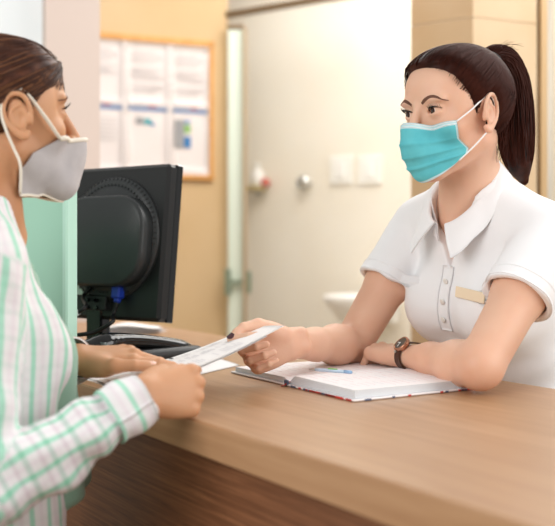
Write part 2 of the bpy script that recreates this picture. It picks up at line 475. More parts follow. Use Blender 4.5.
# glass door with header, post and hinge
dg = bpy.data.objects.new('door_1', None); COL.objects.link(dg); dg.location = (0, 4.9, 0); dg['kind'] = 'structure'
b = MB(); h0 = P(229, 15, 5.05); h1 = h0+W2*.62*1.0
hz = h0[2]; R2 = np.column_stack([W2, np.cross(Z, W2), Z])
b.box((h0+W2*.9)*V(1, 1, 0)+Z*hz, (1.86, .05, .024), R2); b.build('door_header', M_bronze, dg)
b = MB(); pc = P(235.5, 240, 4.98); zt = (240-29)/1000*4.98
b.box(pc*V(1, 1, 0)+Z*((zt-1.29)/2), (.074, .02, zt+1.29), None, 0, .002); b.build('door_edge', M_glassedge, dg)
b = MB(); b.box(pc*V(1, 1, 0)+Z*(zt+.008), (.085, .035, .022)); b.build('door_cap', M_bronze, dg)
b = MB(); b.box(P(245, 240, 4.96)*V(1, 1, 0)+Z*((zt-1.29)/2), (.018, .04, zt+1.29)); b.build('door_post', mat('brown edge strip', srgb('#B39F80'), .5), dg)
b = MB(); g0 = P(247, 240, 4.97)*V(1, 1, 0); b.box(g0+W2*.8+Z*((hz-1.29)/2), (1.6, .008, hz+1.27), R2); b.build('glass_pane', M_glass, dg)
for zy in (282,):
    b = MB(); c = P(234, zy, 4.95); b.box(c+V(-.03, 0, 0), (.03, .03, .13), None, 0, .003); b.box(c+V(.075, 0, 0), (.022, .03, .11), None, 0, .003); b.box(c+V(.02, .0, 0), (.09, .012, .02)); b.build('door_hinge', mat('sage metal', srgb('#8FA08C'), .4, metal=.4), dg)

# ================================================================== notice board
RW = np.column_stack([W1, np.cross(Z, W1), Z]); B1 = V(-.342, 5.0, 0)
def Bp(t, z, o=0): return B1+W1*t+Z*z-RW[:, 1]*o
nb = root('notice_board', Bp(-.38, .31, .02), 'pinned notice board with thin orange wooden frame on the tan wall', 'notice board')
b = MB(); b.box(Bp(-.38, .64, .008), (.76, .016, .66), RW); b.build('backing', M_paper2, nb)
b = MB()
for c, s in (((-.38, .975), (.80, .03)), ((-.38, .31), (.80, .022))): b.box(Bp(c[0], c[1], .012), (s[0], .026, s[1]), RW, 0, .003)
for t in (-.775, .005): b.box(Bp(t, .6425, .012), (.022, .026, .69), RW, 0, .003)
b.build('frame', M_orange, nb)
def notice(t0, t1, z0, z1, kind, label):
    o = root('notice_sheet', Bp((t0+t1)/2, z0, .018), label, 'paper notice', 'paper notices on the board')
    G = np.array([[Bp(t0+(t1-t0)*i/6, z0+(z1-z0)*j/8, .0185+.002*math.sin(j*.9+i*.7)) for j in range(9)] for i in range(7)])
    MB().grid(G, 0, .0006).build('sheet', M_paper2, o, True)
    w = t1-t0; b = MB()
    if kind[0] == 't':
        for k in range(13 if kind != 'ts' else 8):
            zz = z1-.045-.016*k
            if k % 5 == 4: continue
            ww = w*(.76 if k % 3 else .6); b.box(Bp(t0+.1*w+ww/2, zz, .022), (ww, .0006, .006), RW)
        b.build('printed_text', M_print, o)
    else:
        b.box(Bp((t0+t1)/2, z1-.018, .022), (w*.94, .0008, .018), RW); b.build('header_band', M_blueband, o)
        b = MB(); b.box(Bp((t0+t1)/2+.02, z1-.004, .0225), (w*.2, .0008, .008), RW); b.build('red_mark', M_red, o)
        if kind == 'b1':
            b = MB(); b.box(Bp(t0+w*.3, z1-.075, .022), (.04, .0008, .035), RW); b.build('picture', M_greyp, o)
            b = MB(); b.box(Bp(t0+w*.5, z1-.078, .022), (.034, .0008, .03), RW); b.build('picture', M_teal, o)
            b = MB(); b.box(Bp(t0+w*.62, z1-.09, .0225), (.016, .0008, .016), RW); b.build('picture', M_blue, o)
        if kind == 'b2':
            b = MB(); b.box(Bp(t0+w*.2, z1-.13, .022), (.05, .0008, .14), RW); b.build('picture', M_greyp, o)
            b = MB(); b.box(Bp(t0+w*.42, z1-.105, .022), (.032, .0008, .04), RW); b.build('picture', M_green, o)
            b = MB(); b.box(Bp(t0+w*.42, z1-.17, .022), (.034, .0008, .055), RW); b.build('picture', M_blue, o)
            b = MB(); b.box(Bp(t0+w*.42, z1-.07, .022), (.03, .0008, .02), RW); b.build('picture', M_blueband, o)
        if kind == 'b0':
            for k in range(6): b2 = b
            b = MB()
            for k in range(6): b.box(Bp((t0+t1)/2, z1-.07-.02*k, .022), (w*.7, .0006, .005), RW)
            b.build('printed_text', M_print, o)
notice(-.20, -.012, .66, .952, 't', 'top right printed notice on the board, above the sheet with grey and blue pictures')
notice(-.425, -.22, .66, .955, 't', 'top middle printed notice on the board with a block of grey text')
notice(-.65, -.445, .66, .955, 'ts', 'top left printed notice on the board, partly hidden by the pink column')
notice(-.20, -.012, .335, .652, 'b2', 'lower right notice with tall grey, green and blue pictures')
notice(-.425, -.22, .335, .652, 'b1', 'lower middle notice with blue band and small teal picture')
notice(-.65, -.445, .335, .652, 'b0', 'lower left notice with blue band, nearest the pink column')

# ================================================================== things on the cream wall
def wallpt(px, py, off=0.0):
    """point on wall_back hit by pixel"""
    r = V((px-277.5)/F, 1, -(py-240)/F); n2 = R2[:, 1]
    t = ((q0*V(1, 1, 0))@n2)/(r@n2); return r*t-n2*off
for (a0, a1, lab) in ((331, 354, 'left one of two square white wall plates'), (359, 383, 'right one of two square white wall plates, nearer the receptionist')):
    c = wallpt((a0+a1)/2, 170, .01); o = root('wall_plate', c-Z*.07, lab+' on the cream wall', 'wall plate', 'white square plates on the cream wall')
    b = MB(); b.box(c, (.135, .012, .145), R2, 0, .004); b.build('cover', M_plate, o)
    b = MB(); b.box(c-R2[:, 1]*.009, (.05, .008, .08), R2, 0, .003); b.build('rocker', M_white, o)
c = wallpt(308, 183); o = root('wall_hook', c, 'round chrome knob mounted on the cream wall', 'wall hook')
Rn = np.column_stack([R2[:, 0], R2[:, 2], -R2[:, 1]]); Rn[:, 0] = np.cross(Rn[:, 1], Rn[:, 2])
b = MB(); b.lathe([(.02, 0), (.02, .01), (.01, .012), (.01, .03), (.034, .034), (.04, .045), (.036, .058), (.015, .066)], c, Rn, 24); b.build('knob', M_chrome, o, True)
b = MB(); b.lathe([(.03, 0), (.03, .006), (.02, .01)], c, Rn, 24); b.build('backplate', M_steel, o, True)
c = wallpt(259, 190); o = root('soap_holder', c, 'small olive wall holder carrying a white bottle on cream wall', 'soap holder')
b = MB(); b.prism(rrect(.15, .1, .04), c-R2[:, 1]*.055-Z*.01, np.column_stack([R2[:, 0], R2[:, 1], Z]), .03, 0, .01); b.build('tray', M_soap, o, True)
b = MB(); b.box(c+Z*.01, (.05, .012, .08), R2, 0, .004); b.build('bracket', M_steel, o)
b = MB(); b.lathe([(.02, 0), (.026, .01), (.026, .03), (.012, .045), (.001, .05)], wallpt(271, 187, .05), None, 16); b.build('cap', M_red, o, True)
c2 = wallpt(264, 186, .055); o = root('soap_bottle', c2, 'white bottle standing in the olive wall holder', 'bottle')
b = MB(); b.lathe([(.028, 0), (.032, .01), (.032, .07), (.02, .085), (.01, .09), (.01, .1)], c2, None, 20); b.build('bottle', M_white, o, True)
b = MB(); b.lathe([(.012, .1), (.012, .118), (.004, .12)], c2, None, 16); b.box(c2+V(-.015, -.01, .12), (.04, .012, .008)); b.build('pump', M_plate, o, True)
c = wallpt(384, 300, .21); o = root('wash_basin', c-Z*.1, 'white rounded wash basin far behind the counter on cream wall', 'wash basin')
b = MB(); b.lathe([(.06, -.12), (.11, -.09), (.17, -.02), (.19, .02), (.185, .035), (.17, .03), (.15, -.01), (.09, -.07), (.02, -.085)], c, None, 36); b.build('basin', M_white, o, True)
b = MB(); b.box(c+R2[:, 1]*.155-Z*.05, (.2, .08, .12), R2, 0, .01); b.build('bracket', M_white, o)
b = MB(); b.tube([c+R2[:, 1]*.15+Z*.02, c+R2[:, 1]*.15+Z*.1, c+R2[:, 1]*.1+Z*.12, c+R2[:, 1]*.06+Z*.1], .012, 10); b.build('tap', M_chrome, o, True)

# ================================================================== mint partition standing on the counter
mp = root('mint_partition', C(.6, .03, ZT), 'pale mint green partition panel standing at the left of the monitor', 'partition')
pd = nrm(V(-.75, .62, 0)); pr = V(-.361, 1.76, 0)        # right end, direction off to the left
Rm = np.column_stack([-pd, np.cross(Z, -pd), Z])
zt_, zb_ = .105, ZT
b = MB(); b.box(pr+pd*.11-pd*.0+Z*(zt_+zb_)/2, (.19, .018, zt_-zb_), Rm, 0, .001); b.box(pr+pd*.37+Z*(zt_+zb_)/2, (.325, .018, zt_-zb_), Rm, 0, .001); b.build('panel', M_mint, mp)
b = MB(); b.box(pr+pd*.206+Z*(zt_+zb_)/2+Rm[:, 1]*.002, (.008, .012, zt_-zb_), Rm); b.build('seam', M_minttrim, mp)
b = MB(); b.box(pr+pd*.007+Z*(zt_+zb_)/2, (.014, .026, zt_-zb_+.004), Rm, 0, .003); b.build('edge_strip', M_mint2, mp)

# ================================================================== monitor
TR = P(169.7, 163, 2.0); BR = P(158.4, 322, 1.968)
dn = nrm(BR-TR); axm = V(-.83, .557, 0); axm = nrm(axm-dn*(axm@dn)); nm = nrm(np.cross(dn, axm)); 
if nm[1] > 0: nm = -nm
Rm_ = np.column_stack([axm, dn, nm]); MH = np.linalg.norm(BR-TR); MW = .31
if np.linalg.det(Rm_) < 0: FL = -1
else: FL = 1
def Mo(x, y, o=0): return TR+axm*x+dn*y+nm*o
RX = np.column_stack([-axm, -dn, nm]) if np.linalg.det(np.column_stack([-axm, -dn, nm])) > 0 else np.column_stack([axm, -dn, nm])
mcen = Mo(MW/2, MH/2)
mon = root('computer_monitor', V(mcen[0], mcen[1], ZT), 'black computer monitor seen from behind on the counter', 'monitor')
b = MB(); b.box(Mo(MW/2, MH/2, -.021), (MW, MH, .042), RX, 0, .007); b.build('housing', M_black, mon)
b = MB(); b.box(Mo(MW/2, MH/2, -.045), (MW-.03, MH-.03, .004), RX, 0, .001); b.build('screen', M_screen, mon)
b = MB(); b.box(Mo(.002, MH/2, -.034), (.006, MH+.002, .02), RX, 0, .002); b.box(Mo(MW/2, .002, -.034), (MW, .006, .02), RX, 0, .002); b.build('bezel', M_glossblack, mon)
# vent ring: stepped disc with radial ridges
b = MB(); cc = Mo(.140, .152, 0); prof = [(.130, -.002), (.128, .006), (.116, .014), (.108, .012), (.106, .016), (.06, .018)]
b.lathe(prof, cc, RX, 64); b.build('vent_ring', M_black2, mon, True)
b = MB()
for k in range(72):
    a = 2*PI*k/72; r0, r1 = .109, .127
    p0 = cc+RX@V(r0*math.cos(a), r0*math.sin(a), .0145); p1 = cc+RX@V(r1*math.cos(a), r1*math.sin(a), .0085)
    b.tube([p0, p1], .0012, 5)
tag(b.build('vent_ribs', M_black, mon, True))
b = MB(); b.prism(rrect(.235, .185, .070, 10), Mo(.138, .16, .012), RX, .034, 0, .008); b.build('rear_cover', M_black2, mon, True)
b = MB(); b.box(Mo(.165, .285, .006), (.07, .03, .02), RX, 0, .002); b.build('port_bay', M_black, mon)
nk0 = Mo(.165, .27, .006); nk1 = V(*(nk0*V(1, 1, 0)+V(.0, .03, 0))); nk1[2] = ZT+.012
b = MB(); b.box((nk0+nk1)/2+V(0, 0, 0), (.045, .03, abs(nk0[2]-nk1[2])+.02), np.column_stack([V(.83, -.557, 0), V(.557, .83, 0), Z]), 0, .004)
for zz in (-.01, -.025): 
    for xx in (-.012, .012): b.tube([nk0+V(.83, -.557, 0)*xx+Z*zz+nm*.01, nk0+V(.83, -.557, 0)*xx+Z*zz+nm*.018], .004, 10)
b.build('neck', M_glossblack, mon)
b = MB(); b.prism([( .11*math.cos(t), .085*math.sin(t)) for t in np.linspace(0, 2*PI, 33)[:-1]], V(nk1[0], nk1[1], ZT), np.eye(3), .014, 0, .006); b.build('base', M_black2, mon, True)
b = MB(); b.box(Mo(.215, .252, .004), (.02, .034, .006), RX, 0, .001); b.build('sticker', M_label, mon)
vg = Mo(.098, .262, .016)
b = MB(); b.box(vg, (.022, .026, .02), RX, 0, .003); b.box(vg+dn*.016, (.014, .012, .012), RX, 0, .003); b.build('cable_connector', M_vga, mon)
v2 = vg+dn*.02
b = MB(); b.tube(spline([v2, v2+dn*.03+nm*.01, P(112, 322, 1.93), P(95, 332, 1.93), P(78, 335, 1.93), P(66, 338, 2.0), P(55, 352, 2.04)], 50), .0042, 10); b.build('video_cable', M_cable, mon, True)
b = MB(); b.tube(spline([Mo(.175, .25, .014), Mo(.18, .275, .03), P(86, 306, 1.95), P(77, 314, 1.94), P(66, 330, 1.97), P(55, 355, 2.03)], 40), .004, 10)
b.build('power_cable', M_cable, mon, True)
b = MB(); c0 = P(79, 311.5, 1.94); b.tube([c0, c0+V(-.012, 0, -.010)], .0055, 10); b.build('cable_plug', M_label, mon, True)

# ================================================================== desk telephone / terminal lying on the counter
pa = P(88, 360, 1.80); pa[2] = ZT; pb = P(190, 357, 1.93); pb[2] = ZT
tx = nrm(pb-pa); Rt = np.column_stack([tx, np.cross(Z, tx), Z])
tl = root('desk_telephone', (pa+pb)/2, 'black desk telephone with small keys lying in front of monitor', 'telephone')
S = Sdf(); S.rbox(pa+tx*.105+Z*.0205, (.115, .055, .02), .014, Rt, 0)
S.cone(pa+Z*.032-tx*.002, pa+tx*.2+Z*.020, .026, .014, .01)
vv, ff = S.mesh(.003); mk('body', vv, ff, M_black, tl)
hs = [pa-Rt[:, 1]*.03+Z*.04-tx*.012, pa-Rt[:, 1]*.03+Z*.052+tx*.02, pa-Rt[:, 1]*.028+Z*.056+tx*.06, pa-Rt[:, 1]*.025+Z*.05+tx*.12, pa-Rt[:, 1]*.02+Z*.036+tx*.18, pa-Rt[:, 1]*.02+Z*.026+tx*.205]
S = Sdf(); S.path(hs, [.024, .022, .015, .013, .016, .012], 0, 20); S.ell(hs[0]+Z*-.004, (.028, .024, .02), Rt, .012)
vv, ff = S.mesh(.0025); mk('handset', vv, ff, M_glossblack, tl)
b = MB(); b.tube([hs[0]+tx*.014+Z*.002-Rt[:, 1]*.0, hs[0]+tx*.026+Z*.004], .0262, 24); b.build('handset_band', mat('grey ridged plastic', srgb('#4D5A58'), .35, bump=(500, .4)), tl, True)
b = MB(); b.box(pa+tx*.12+Rt[:, 1]*.022+Z*.043, (.16, .05, .006), frame(nrm(tx-Z*.08), Z), 0, .002); b.build('keypad', M_black2, tl)
for i in range(9):
    for j in range(2):
        c = pa+tx*(.05+.017*i)+Rt[:, 1]*(.008+.02*j)+Z*(.0505-.0013*i)
        b = MB(); b.box(c, (.011, .012, .006), frame(nrm(tx-Z*.08), Z), 0, .0015)
        o = b.build('key', mat('red key', srgb('#C44A3A'), .4) if (i == 8 and j == 0) else mat('blue key', srgb('#3A92C8'), .4) if (i == 3 and j == 0) else M_keys, tl)

# ================================================================== loose papers behind the monitor and on the counter
def counter_pt(px, py): d = F*(-ZT)/(py-240); return V((px-277.5)/F*d, d, ZT)
def sheet(name, corners, m, parent=None, n=14, curl=None, th=.0004, text=None, attr=True):
    A, Bc, Cc, D = [np.asarray(c, float) for c in corners]
    G = np.zeros((n, n, 3))
    for i in range(n):
        for j in range(n):
            u, v = i/(n-1), j/(n-1); G[i, j] = A*(1-u)*(1-v)+Bc*u*(1-v)+Cc*u*v+D*(1-u)*v
            if curl: G[i, j] += curl(u, v)
    return G
ps = root('paper_stack', counter_pt(135, 334), 'small stack of white papers lying behind the monitor', 'papers')
for k in range(4):
    c = [counter_pt(98+k, 337-k*.3), counter_pt(150+k*4, 334), counter_pt(168-k*3, 331), counter_pt(110, 331.5)]
    G = sheet('', c, M_paper, curl=lambda u, v, k=k: Z*(.002+.004*k+.012*math.sin(PI*u)*(.5+.3*k)*(1-u)))
    MB().grid(G, 0, .0012).build('paper', M_paper, ps, True)
sl = root('loose_sheet', counter_pt(210, 368), 'small white sheet lying flat on counter under the handed paper', 'paper')
G = sheet('', [counter_pt(198, 375.5), counter_pt(240, 365.5), counter_pt(205, 355), counter_pt(150, 362)], M_paper, curl=lambda u, v: Z*(.0012+.002*u*v))
MB().grid(G, 0, .0005).build('sheet', M_paper, sl, True)

# ================================================================== open planner
M_cover = mat('white cover', srgb('#F3EFF0'), .35)
M_pages = mat('page edges', srgb('#EEF3F8'), .8, bump=(900, .6, (1, 1, 30)))
M_page = mat('planner page', srgb('#F6F1F2'), .8)
M_pagetext = mat('pink ruled print', srgb('#F0D3D6'), .9)
M_pagegrey = mat('grey handwriting', srgb('#DAD9E0'), .9)
M_ribbon = mat('red ribbon', srgb('#B02A2A'), .5)
M_flower = mat('floral red print', srgb('#D2453F'), .4); M_flower2 = mat('floral slate print', srgb('#5D6B86'), .4)
be1 = nrm(V(.52, -.854, 0)); be2 = np.cross(Z, be1); bc = V(.122, 1.706, ZT); RB = np.column_stack([be1, be2, Z])
BWd, BHd = .375, .245
bk = root('open_planner', bc, 'open hardcover planner with white pages lying on the counter', 'book')
def Bk(x, y, z): return bc+be1*x+be2*y+Z*z
b = MB()
for sg in (-1, 1): b.box(Bk(sg*BWd/4+sg*.003, 0, .0022), (BWd/2, BHd+.008, .003), RB, 0, .001)
b.build('cover', M_cover, bk)
b = MB(); rr = random.Random(3)
b2 = MB()
for k in range(26):
    x = .02+rr.random()*.16; w = .004+rr.random()*.012
    (b if k % 3 else b2).box(Bk(x, -BHd/2-.0043, .0022), (w, .0006, .0026), RB)
for k in range(10):
    y = -BHd/2+rr.random()*BHd
    (b if k % 2 else b2).box(Bk(BWd/2+.0034, y, .0022), (.0006, .004+rr.random()*.01, .0026), RB)
b.box(Bk(.155, -BHd/2-.0045, .0022), (.018, .0008, .003), RB)
tag(b.build('cover_print', M_flower, bk), kind='stuff'); tag(b2.build('cover_print', M_flower2, bk), kind='stuff')
def pagez(x, side):   # thickness profile from gutter (0) to fore edge (1)
    t = abs(x)/(BWd/2); T = .0145 if side > 0 else .009
    return .004+T*min(1, (t/.09)**.55)*(1-.15*t)-(.002*math.exp(-t*30))
for side, nm_ in ((-1, 'left_pages'), (1, 'right_pages')):
    nx = 26; xs = [side*(BWd/2-.004)*(i/(nx-1))**1.3 for i in range(nx)]
    G = np.array([[Bk(x, y, pagez(x, side)) for y in np.linspace(-BHd/2+.003, BHd/2-.003, 6)] for x in xs])
    G0 = G.copy(); G0[:, :, 2] = ZT+.004
    bb = MB(); a_, b_ = 26, 6; v = np.concatenate([G.reshape(-1, 3), G0.reshape(-1, 3)]); n = a_*b_
    f = []; mi = []
    for i in range(a_-1):
        for j in range(b_-1):
            q = (i*b_+j, (i+1)*b_+j, (i+1)*b_+j+1, i*b_+j+1); f.append(q if side > 0 else q[::-1]); mi.append(0)
    for i in range(a_-1):
        for j in (0, b_-1):
            q = (i*b_+j, i*b_+j+n, (i+1)*b_+j+n, (i+1)*b_+j); q = q if (j == 0) == (side > 0) else q[::-1]; f.append(q); mi.append(1)
    for j in range(b_-1):
        i = a_-1; q = (i*b_+j, i*b_+j+n, i*b_+j+1+n, i*b_+j+1); f.append(q if side > 0 else q[::-1]); mi.append(1)
    mk(nm_.split('_')[1][:-1]+'_block', v, f, [M_page, M_pages], bk, False, mi)
    bt = MB(); bg = MB()
    for k in range(15):
        y = BHd/2-.022-k*.0145
        for seg in range(3):
            x0 = side*(.022+.052*seg); x1 = side*(.022+.052*seg+.046*rr.uniform(.4, 1))
            n_ = 5; pts = [Bk(x0+(x1-x0)*i/n_, y, pagez(x0+(x1-x0)*i/n_, side)+.0001) for i in range(n_+1)]
            (bt if (k+seg) % 4 else bg).tube(pts, .0004, 4, flat=.5)
    tag(bt.build('printed_lines', M_pagetext, bk), kind='stuff'); tag(bg.build('handwriting', M_pagegrey, bk), kind='stuff')
b = MB(); b.tube([Bk(0, BHd/2-.005, .007), Bk(0, 0, .006), Bk(0, -BHd/2-.002, .007), Bk(.001, -BHd/2-.006, .003), Bk(.002, -BHd/2-.014, .001)], .0022, 6, flat=.3); b.build('ribbon', M_ribbon, bk)
b = MB(); b.box(Bk(0, -BHd/2-.003, .006), (.012, .003, .009), RB, 0, .001); b.build('headband', M_flower2, bk)

# pen on the pages
pn0 = Bk(-.035, -.035, pagez(-.035, -1)+.0052); pn1 = P(352, 369.5, 1.66); pn1[2] = ZT+.0205
pn0 = P(309, 371.5, 1.70); pn0[2] = ZT+.0205
pe = root('ballpoint_pen', pn0, 'clear pale blue ballpoint pen with green clip lying on planner', 'pen')
dp = nrm(pn1-pn0); L = np.linalg.norm(pn1-pn0)
b = MB(); b.tube([pn0+dp*t for t in (0.012, .02, L*.5, L-.012)], [.0022, .0029, .0029, .0029], 12); b.build('barrel', mat('pale blue plastic', srgb('#C7DCEF'), .2), pe, True)
b = MB(); b.tube([pn0, pn0+dp*.012], [.0006, .0022], 10); b.build('tip', M_steel, pe, True)
b = MB(); b.tube([pn1-dp*.014, pn1-dp*.004, pn1], [.0031, .0031, .002], 12); b.build('cap', mat('blue plastic', srgb('#9CC0E4'), .2), pe, True)
b = MB(); b.box(pn0+dp*.045+Z*.003, (.018, .0035, .002), frame(dp, Z), 0, .001); b.build('clip', mat('green plastic', srgb('#7CC45A'), .3), pe)

# ================================================================== handed paper sheets
NL = P(120, 392, 1.42); NR = P(284.5, 325.5, 1.56); FL_ = NL+V(-.0876, .18, -.004); FR = NR+V(-.0776, .185, -.027)
def pcurl(u, v): return Z*(.010*math.sin(PI*u)*-1.0)+Z*.004*math.sin(PI*v)
SH = lambda u, v: NL*(1-u)*(1-v)+NR*u*(1-v)+FR*u*v+FL_*(1-u)*v+pcurl(u, v)
pp = root('paper_form', SH(.5, .5), 'upper white printed form passed between the hands of both people', 'paper', 'paper forms being handed over')
G = np.array([[SH(u, v) for v in np.linspace(0, 1, 12)] for u in np.linspace(0, 1, 24)])
MB().grid(G, 0, .0004).build('sheet', M_paper, pp, True)
b = MB(); rr = random.Random(9)
for k in range(20):
    u = .46+.017*k
    for q in range(3):
        v0 = .12+.26*q; v1 = v0+rr.uniform(.08, .22)
        if rr.random() < .25: continue
        a0, a1 = SH(u, v0), SH(u, v1); w_ = nrm(NR-NL)*.0009; b.add([a0-w_+Z*.0004, a0+w_+Z*.0004, a1+w_+Z*.0004, a1-w_+Z*.0004], [(0, 1, 2, 3)])
b.build('printed_text', mat('grey form print', srgb('#DBD8DC'), .9), pp)
b = MB(); c = SH(.50, .83)+Z*.001; b.lathe([(.0045, 0), (.004, .0008)], c, None, 12); b.build('punched_mark', M_cable, pp)
pp2 = root('paper_form', SH(.3, .5)-Z*.006, 'lower white sheet held beneath the printed form by the customer', 'paper', 'paper forms being handed over')
SH2 = lambda u, v: SH(u*.90-.018, v*.98-.012)-Z*.0014
G = np.array([[SH2(u, v) for v in np.linspace(0, 1, 12)] for u in np.linspace(0, 1, 24)])
MB().grid(G, 0, .0004).build('sheet', M_paper, pp2, True)
# ================================================================== people: shared anatomy
def skin_mat(name, c, c2):
    m = mat(name, c, .48, spec=.42, sss=.16, sssr=(.010, .004, .002), var=(9, c2), bump=(420, .12)); return m
# ---- head in its own frame: X right, Y forward, Z up; origin between the ears at eye level
EYE = V(.0315, .0765, 0)
def head_sdf(near=1):
    S = Sdf()
    S.ell((0, -.010, .028), (.0735, .090, .082), None, 0)
    S.ell((0, .040, .038), (.060, .055, .052), None, .03)
    S.ell((0, .034, -.035), (.058, .054, .062), None, .03)
    for s in (-1, 1):
        S.cone((s*.053, .004, -.055), (s*.016, .066, -.096), .017, .016, .03)
        S.ell((s*.045, .058, -.028), (.020, .022, .018), None, .02)
        S.ell((s*.056, .03, .01), (.016, .03, .03), None, .02)
        S.ell((s*.030, .082, .0185), (.022, .009, .006), None, .014)
    S.ell((0, .074, -.097), (.020, .017, .016), None, .02)
    S.ell((0, .083, -.064), (.027, .018, .022), None, .02)
    S.ell((0, .0975, -.058), (.019, .006, .0045), None, .005)
    S.ell((0, .0965, -.0665), (.016, .006, .005), None, .004)
    S.cone((0, .091, .008), (0, .110, -.034), .0062, .0088, .010)
    S.ell((0, .106, -.040), (.011, .009, .007), None, .008)
    for s in (-1, 1):
        S.ell((s*.0125, .099, -.040), (.0065, .009, .007), None, .005)
        # eye socket, lid ball, almond opening
        S.ell((s*.034, .100, -.001), (.017, .014, .0125), None, .012, 's')
        e = EYE*V(s, 1, 1)
        S.ell(e, (.0142, .0142, .0138), None, .006)
        def almond(p, s=s, e=e):
            x = (p[..., 0]-e[0])*s; z = p[..., 2]-e[2]-.0012*np.clip(x/.014, -1, 1)
            w = np.clip(1-(x/.0146)**2, 0, 1)**.6
            up = .0060*w; lo = -.0050*w
            d2 = np.maximum(z-up, lo-z); d2 = np.maximum(d2, np.abs(x)-.0142)
            return np.maximum(d2, e[1]+.0015-p[..., 1])
        S.fn(almond, e+V(0, .01, 0), .022, .0015, 's')
        S.ell(e, (.0122, .0122, .0122), None, .0005)
        # ear
        E = V(s*.0760, .006, -.007)
        Re = np.column_stack([nrm(V(s*.93, -.36, 0)), nrm(V(.36*s, .93, 0)), Z]) 
        if np.linalg.det(Re) < 0: Re[:, 0] *= -1
        rim = [V(.0, .012, -.012), V(.004, .014, .008), V(.007, .006, .0255), V(.008, -.008, .027), V(.009, -.0165, .012), V(.008, -.015, -.008), V(.005, -.006, -.022), V(.003, .004, -.030), V(.0, .0085, -.024)]
        sg = 1 if Re[:, 0][0]*s > 0 else -1
        loc = lambda q: E+Re@(q*V(sg, 1.18, 1.04))
        S.path([loc(q) for q in rim], [.0028, .003, .0036, .0036, .0034, .0034, .0042, .0052, .004], .003, 22)
        S.ell(loc(V(.0035, -.002, -.002)), (.0035, .0145, .025), Re, .004)
        S.path([loc(V(.006, .003, .014)), loc(V(.0075, -.008, .006)), loc(V(.0065, -.008, -.008)), loc(V(.005, 0, -.017))], [.002, .0024, .0024, .003], .002, 10)
        S.ell(loc(V(.009, .002, -.005)), (.0055, .0065, .010), Re, .003, 's')
        S.cone(loc(V(.002, .012, -.003)), loc(V(.002, .0125, -.009)), .0038, .0036, .003)
    return S
def eye_objs(parent, place, gaze, iris_col):
    """place(p) local->world; gaze local direction; one eyeball per eye"""
    Mi = mat('iris', iris_col, .15); Ms = mat('eye white', srgb('#EDE3DE'), .12, coat=.5); Mp = mat('pupil', (.004, .004, .004), .08, coat=1)
    for s in (-1, 1):
        e = EYE*V(s, 1, 1); g = nrm(gaze)
        # sphere with poles along gaze
        R = frame(np.cross(g, Z), g)
        v = []; f = []; mi = []; nr, ns = 22, 28; r = .0120
        for i in range(nr+1):
            a = PI*i/nr*(1 if i else 0)
            if i <= 6: a = math.radians([0, 10, 13, 19, 27, 29.5, 33][i])
            else: a = math.radians(33)+(PI-math.radians(33))*(i-6)/(nr-6)
            rr_ = r*(1.03 if i <= 5 else 1)
            for k in range(ns): t = 2*PI*k/ns; v.append(e+R@V(rr_*math.sin(a)*math.cos(t), rr_*math.sin(a)*math.sin(t), rr_*math.cos(a)))
        for i in range(nr):
            for k in range(ns): f.append((i*ns+k, (i+1)*ns+k, (i+1)*ns+(k+1) % ns, i*ns+(k+1) % ns)); mi.append(1 if i < 2 else 2 if i < 5 else 0)
        mk('eye', [place(q) for q in v], f, [Ms, Mp, Mi], parent, True, mi)
def strip_on(sdf, pts2, widths, off, place, name, m, parent, thick=.0012, from_dir=None):
    """thin tapered strip laid on the head surface; pts2 list of (X,Z) seen from the front"""
    q = spline(np.c_[np.array(pts2), widths, np.zeros(len(widths))][:, :3], 18); top = []; bot = []
    for i in range(len(q)):
        t = q[min(i+1, 17)]-q[max(i-1, 0)]; n = nrm(V(-t[1], t[0], 0))[:2]
        top.append(q[i, :2]+n*q[i, 2]/2); bot.append(q[i, :2]-n*q[i, 2]/2)
    rows = [bot, [(a+b)/2 for a, b in zip(top, bot)], top]
    G = []
    for r_ in rows:
        o = np.array([[p[0], .14, p[1]] for p in r_]); d = np.tile(V(0, -1, 0) if from_dir is None else from_dir, (len(o), 1))
        G.append(march(sdf, o, d, off))
    G = np.array(G); G[1] += V(0, thick*.6, 0)
    G = np.array([[place(p) for p in r_] for r_ in G])
    b = MB(); b.grid(G, 0, thick); return b.build(name, m, parent, True)
def face_marks(sdf, parent, place, Mb, Ml, asym=0):
    for s in (-1, 1):
        strip_on(sdf, [(s*.013, .0135), (s*.022, .0195), (s*.034, .0235), (s*.046, .0205), (s*.054, .0145)], [.0044, .0060, .0050, .0034, .0012], .0002, place, 'eyebrow', Mb, parent)
        # upper lash line as a dark tube over the almond
        e = EYE*V(s, 1, 1); pts = []; pl = []
        for t in np.linspace(-1, 1, 15):
            x = .0138*t; w = (1-(x/.0146)**2)**.6; z = .0060*w+.0012*t
            y = math.sqrt(max(.0144**2-x*x-z*z, 1e-6)); 
            pts.append(place(e+V(s*x, y+.0004, z)))
        b = MB(); b.tube(pts, [.0004+.0011*math.sin(PI*min(1, (i+2)/15)) for i in range(15)], 6)
        for i in range(3, 15):
            t = i/14; a = np.array(pts[i]); o = place(V(0, 0, 0)); fw = place(V(s*.5*(t-.3), 1, .45+.2*t))-o; L_ = .004+.004*t
            b.tube([a, a+fw*L_*.6, a+fw*L_+ (place(V(0, 0, .35))-o)*L_], [.0005, .0004, .00015], 4)
        b.build('eyelashes', Ml, parent, True)

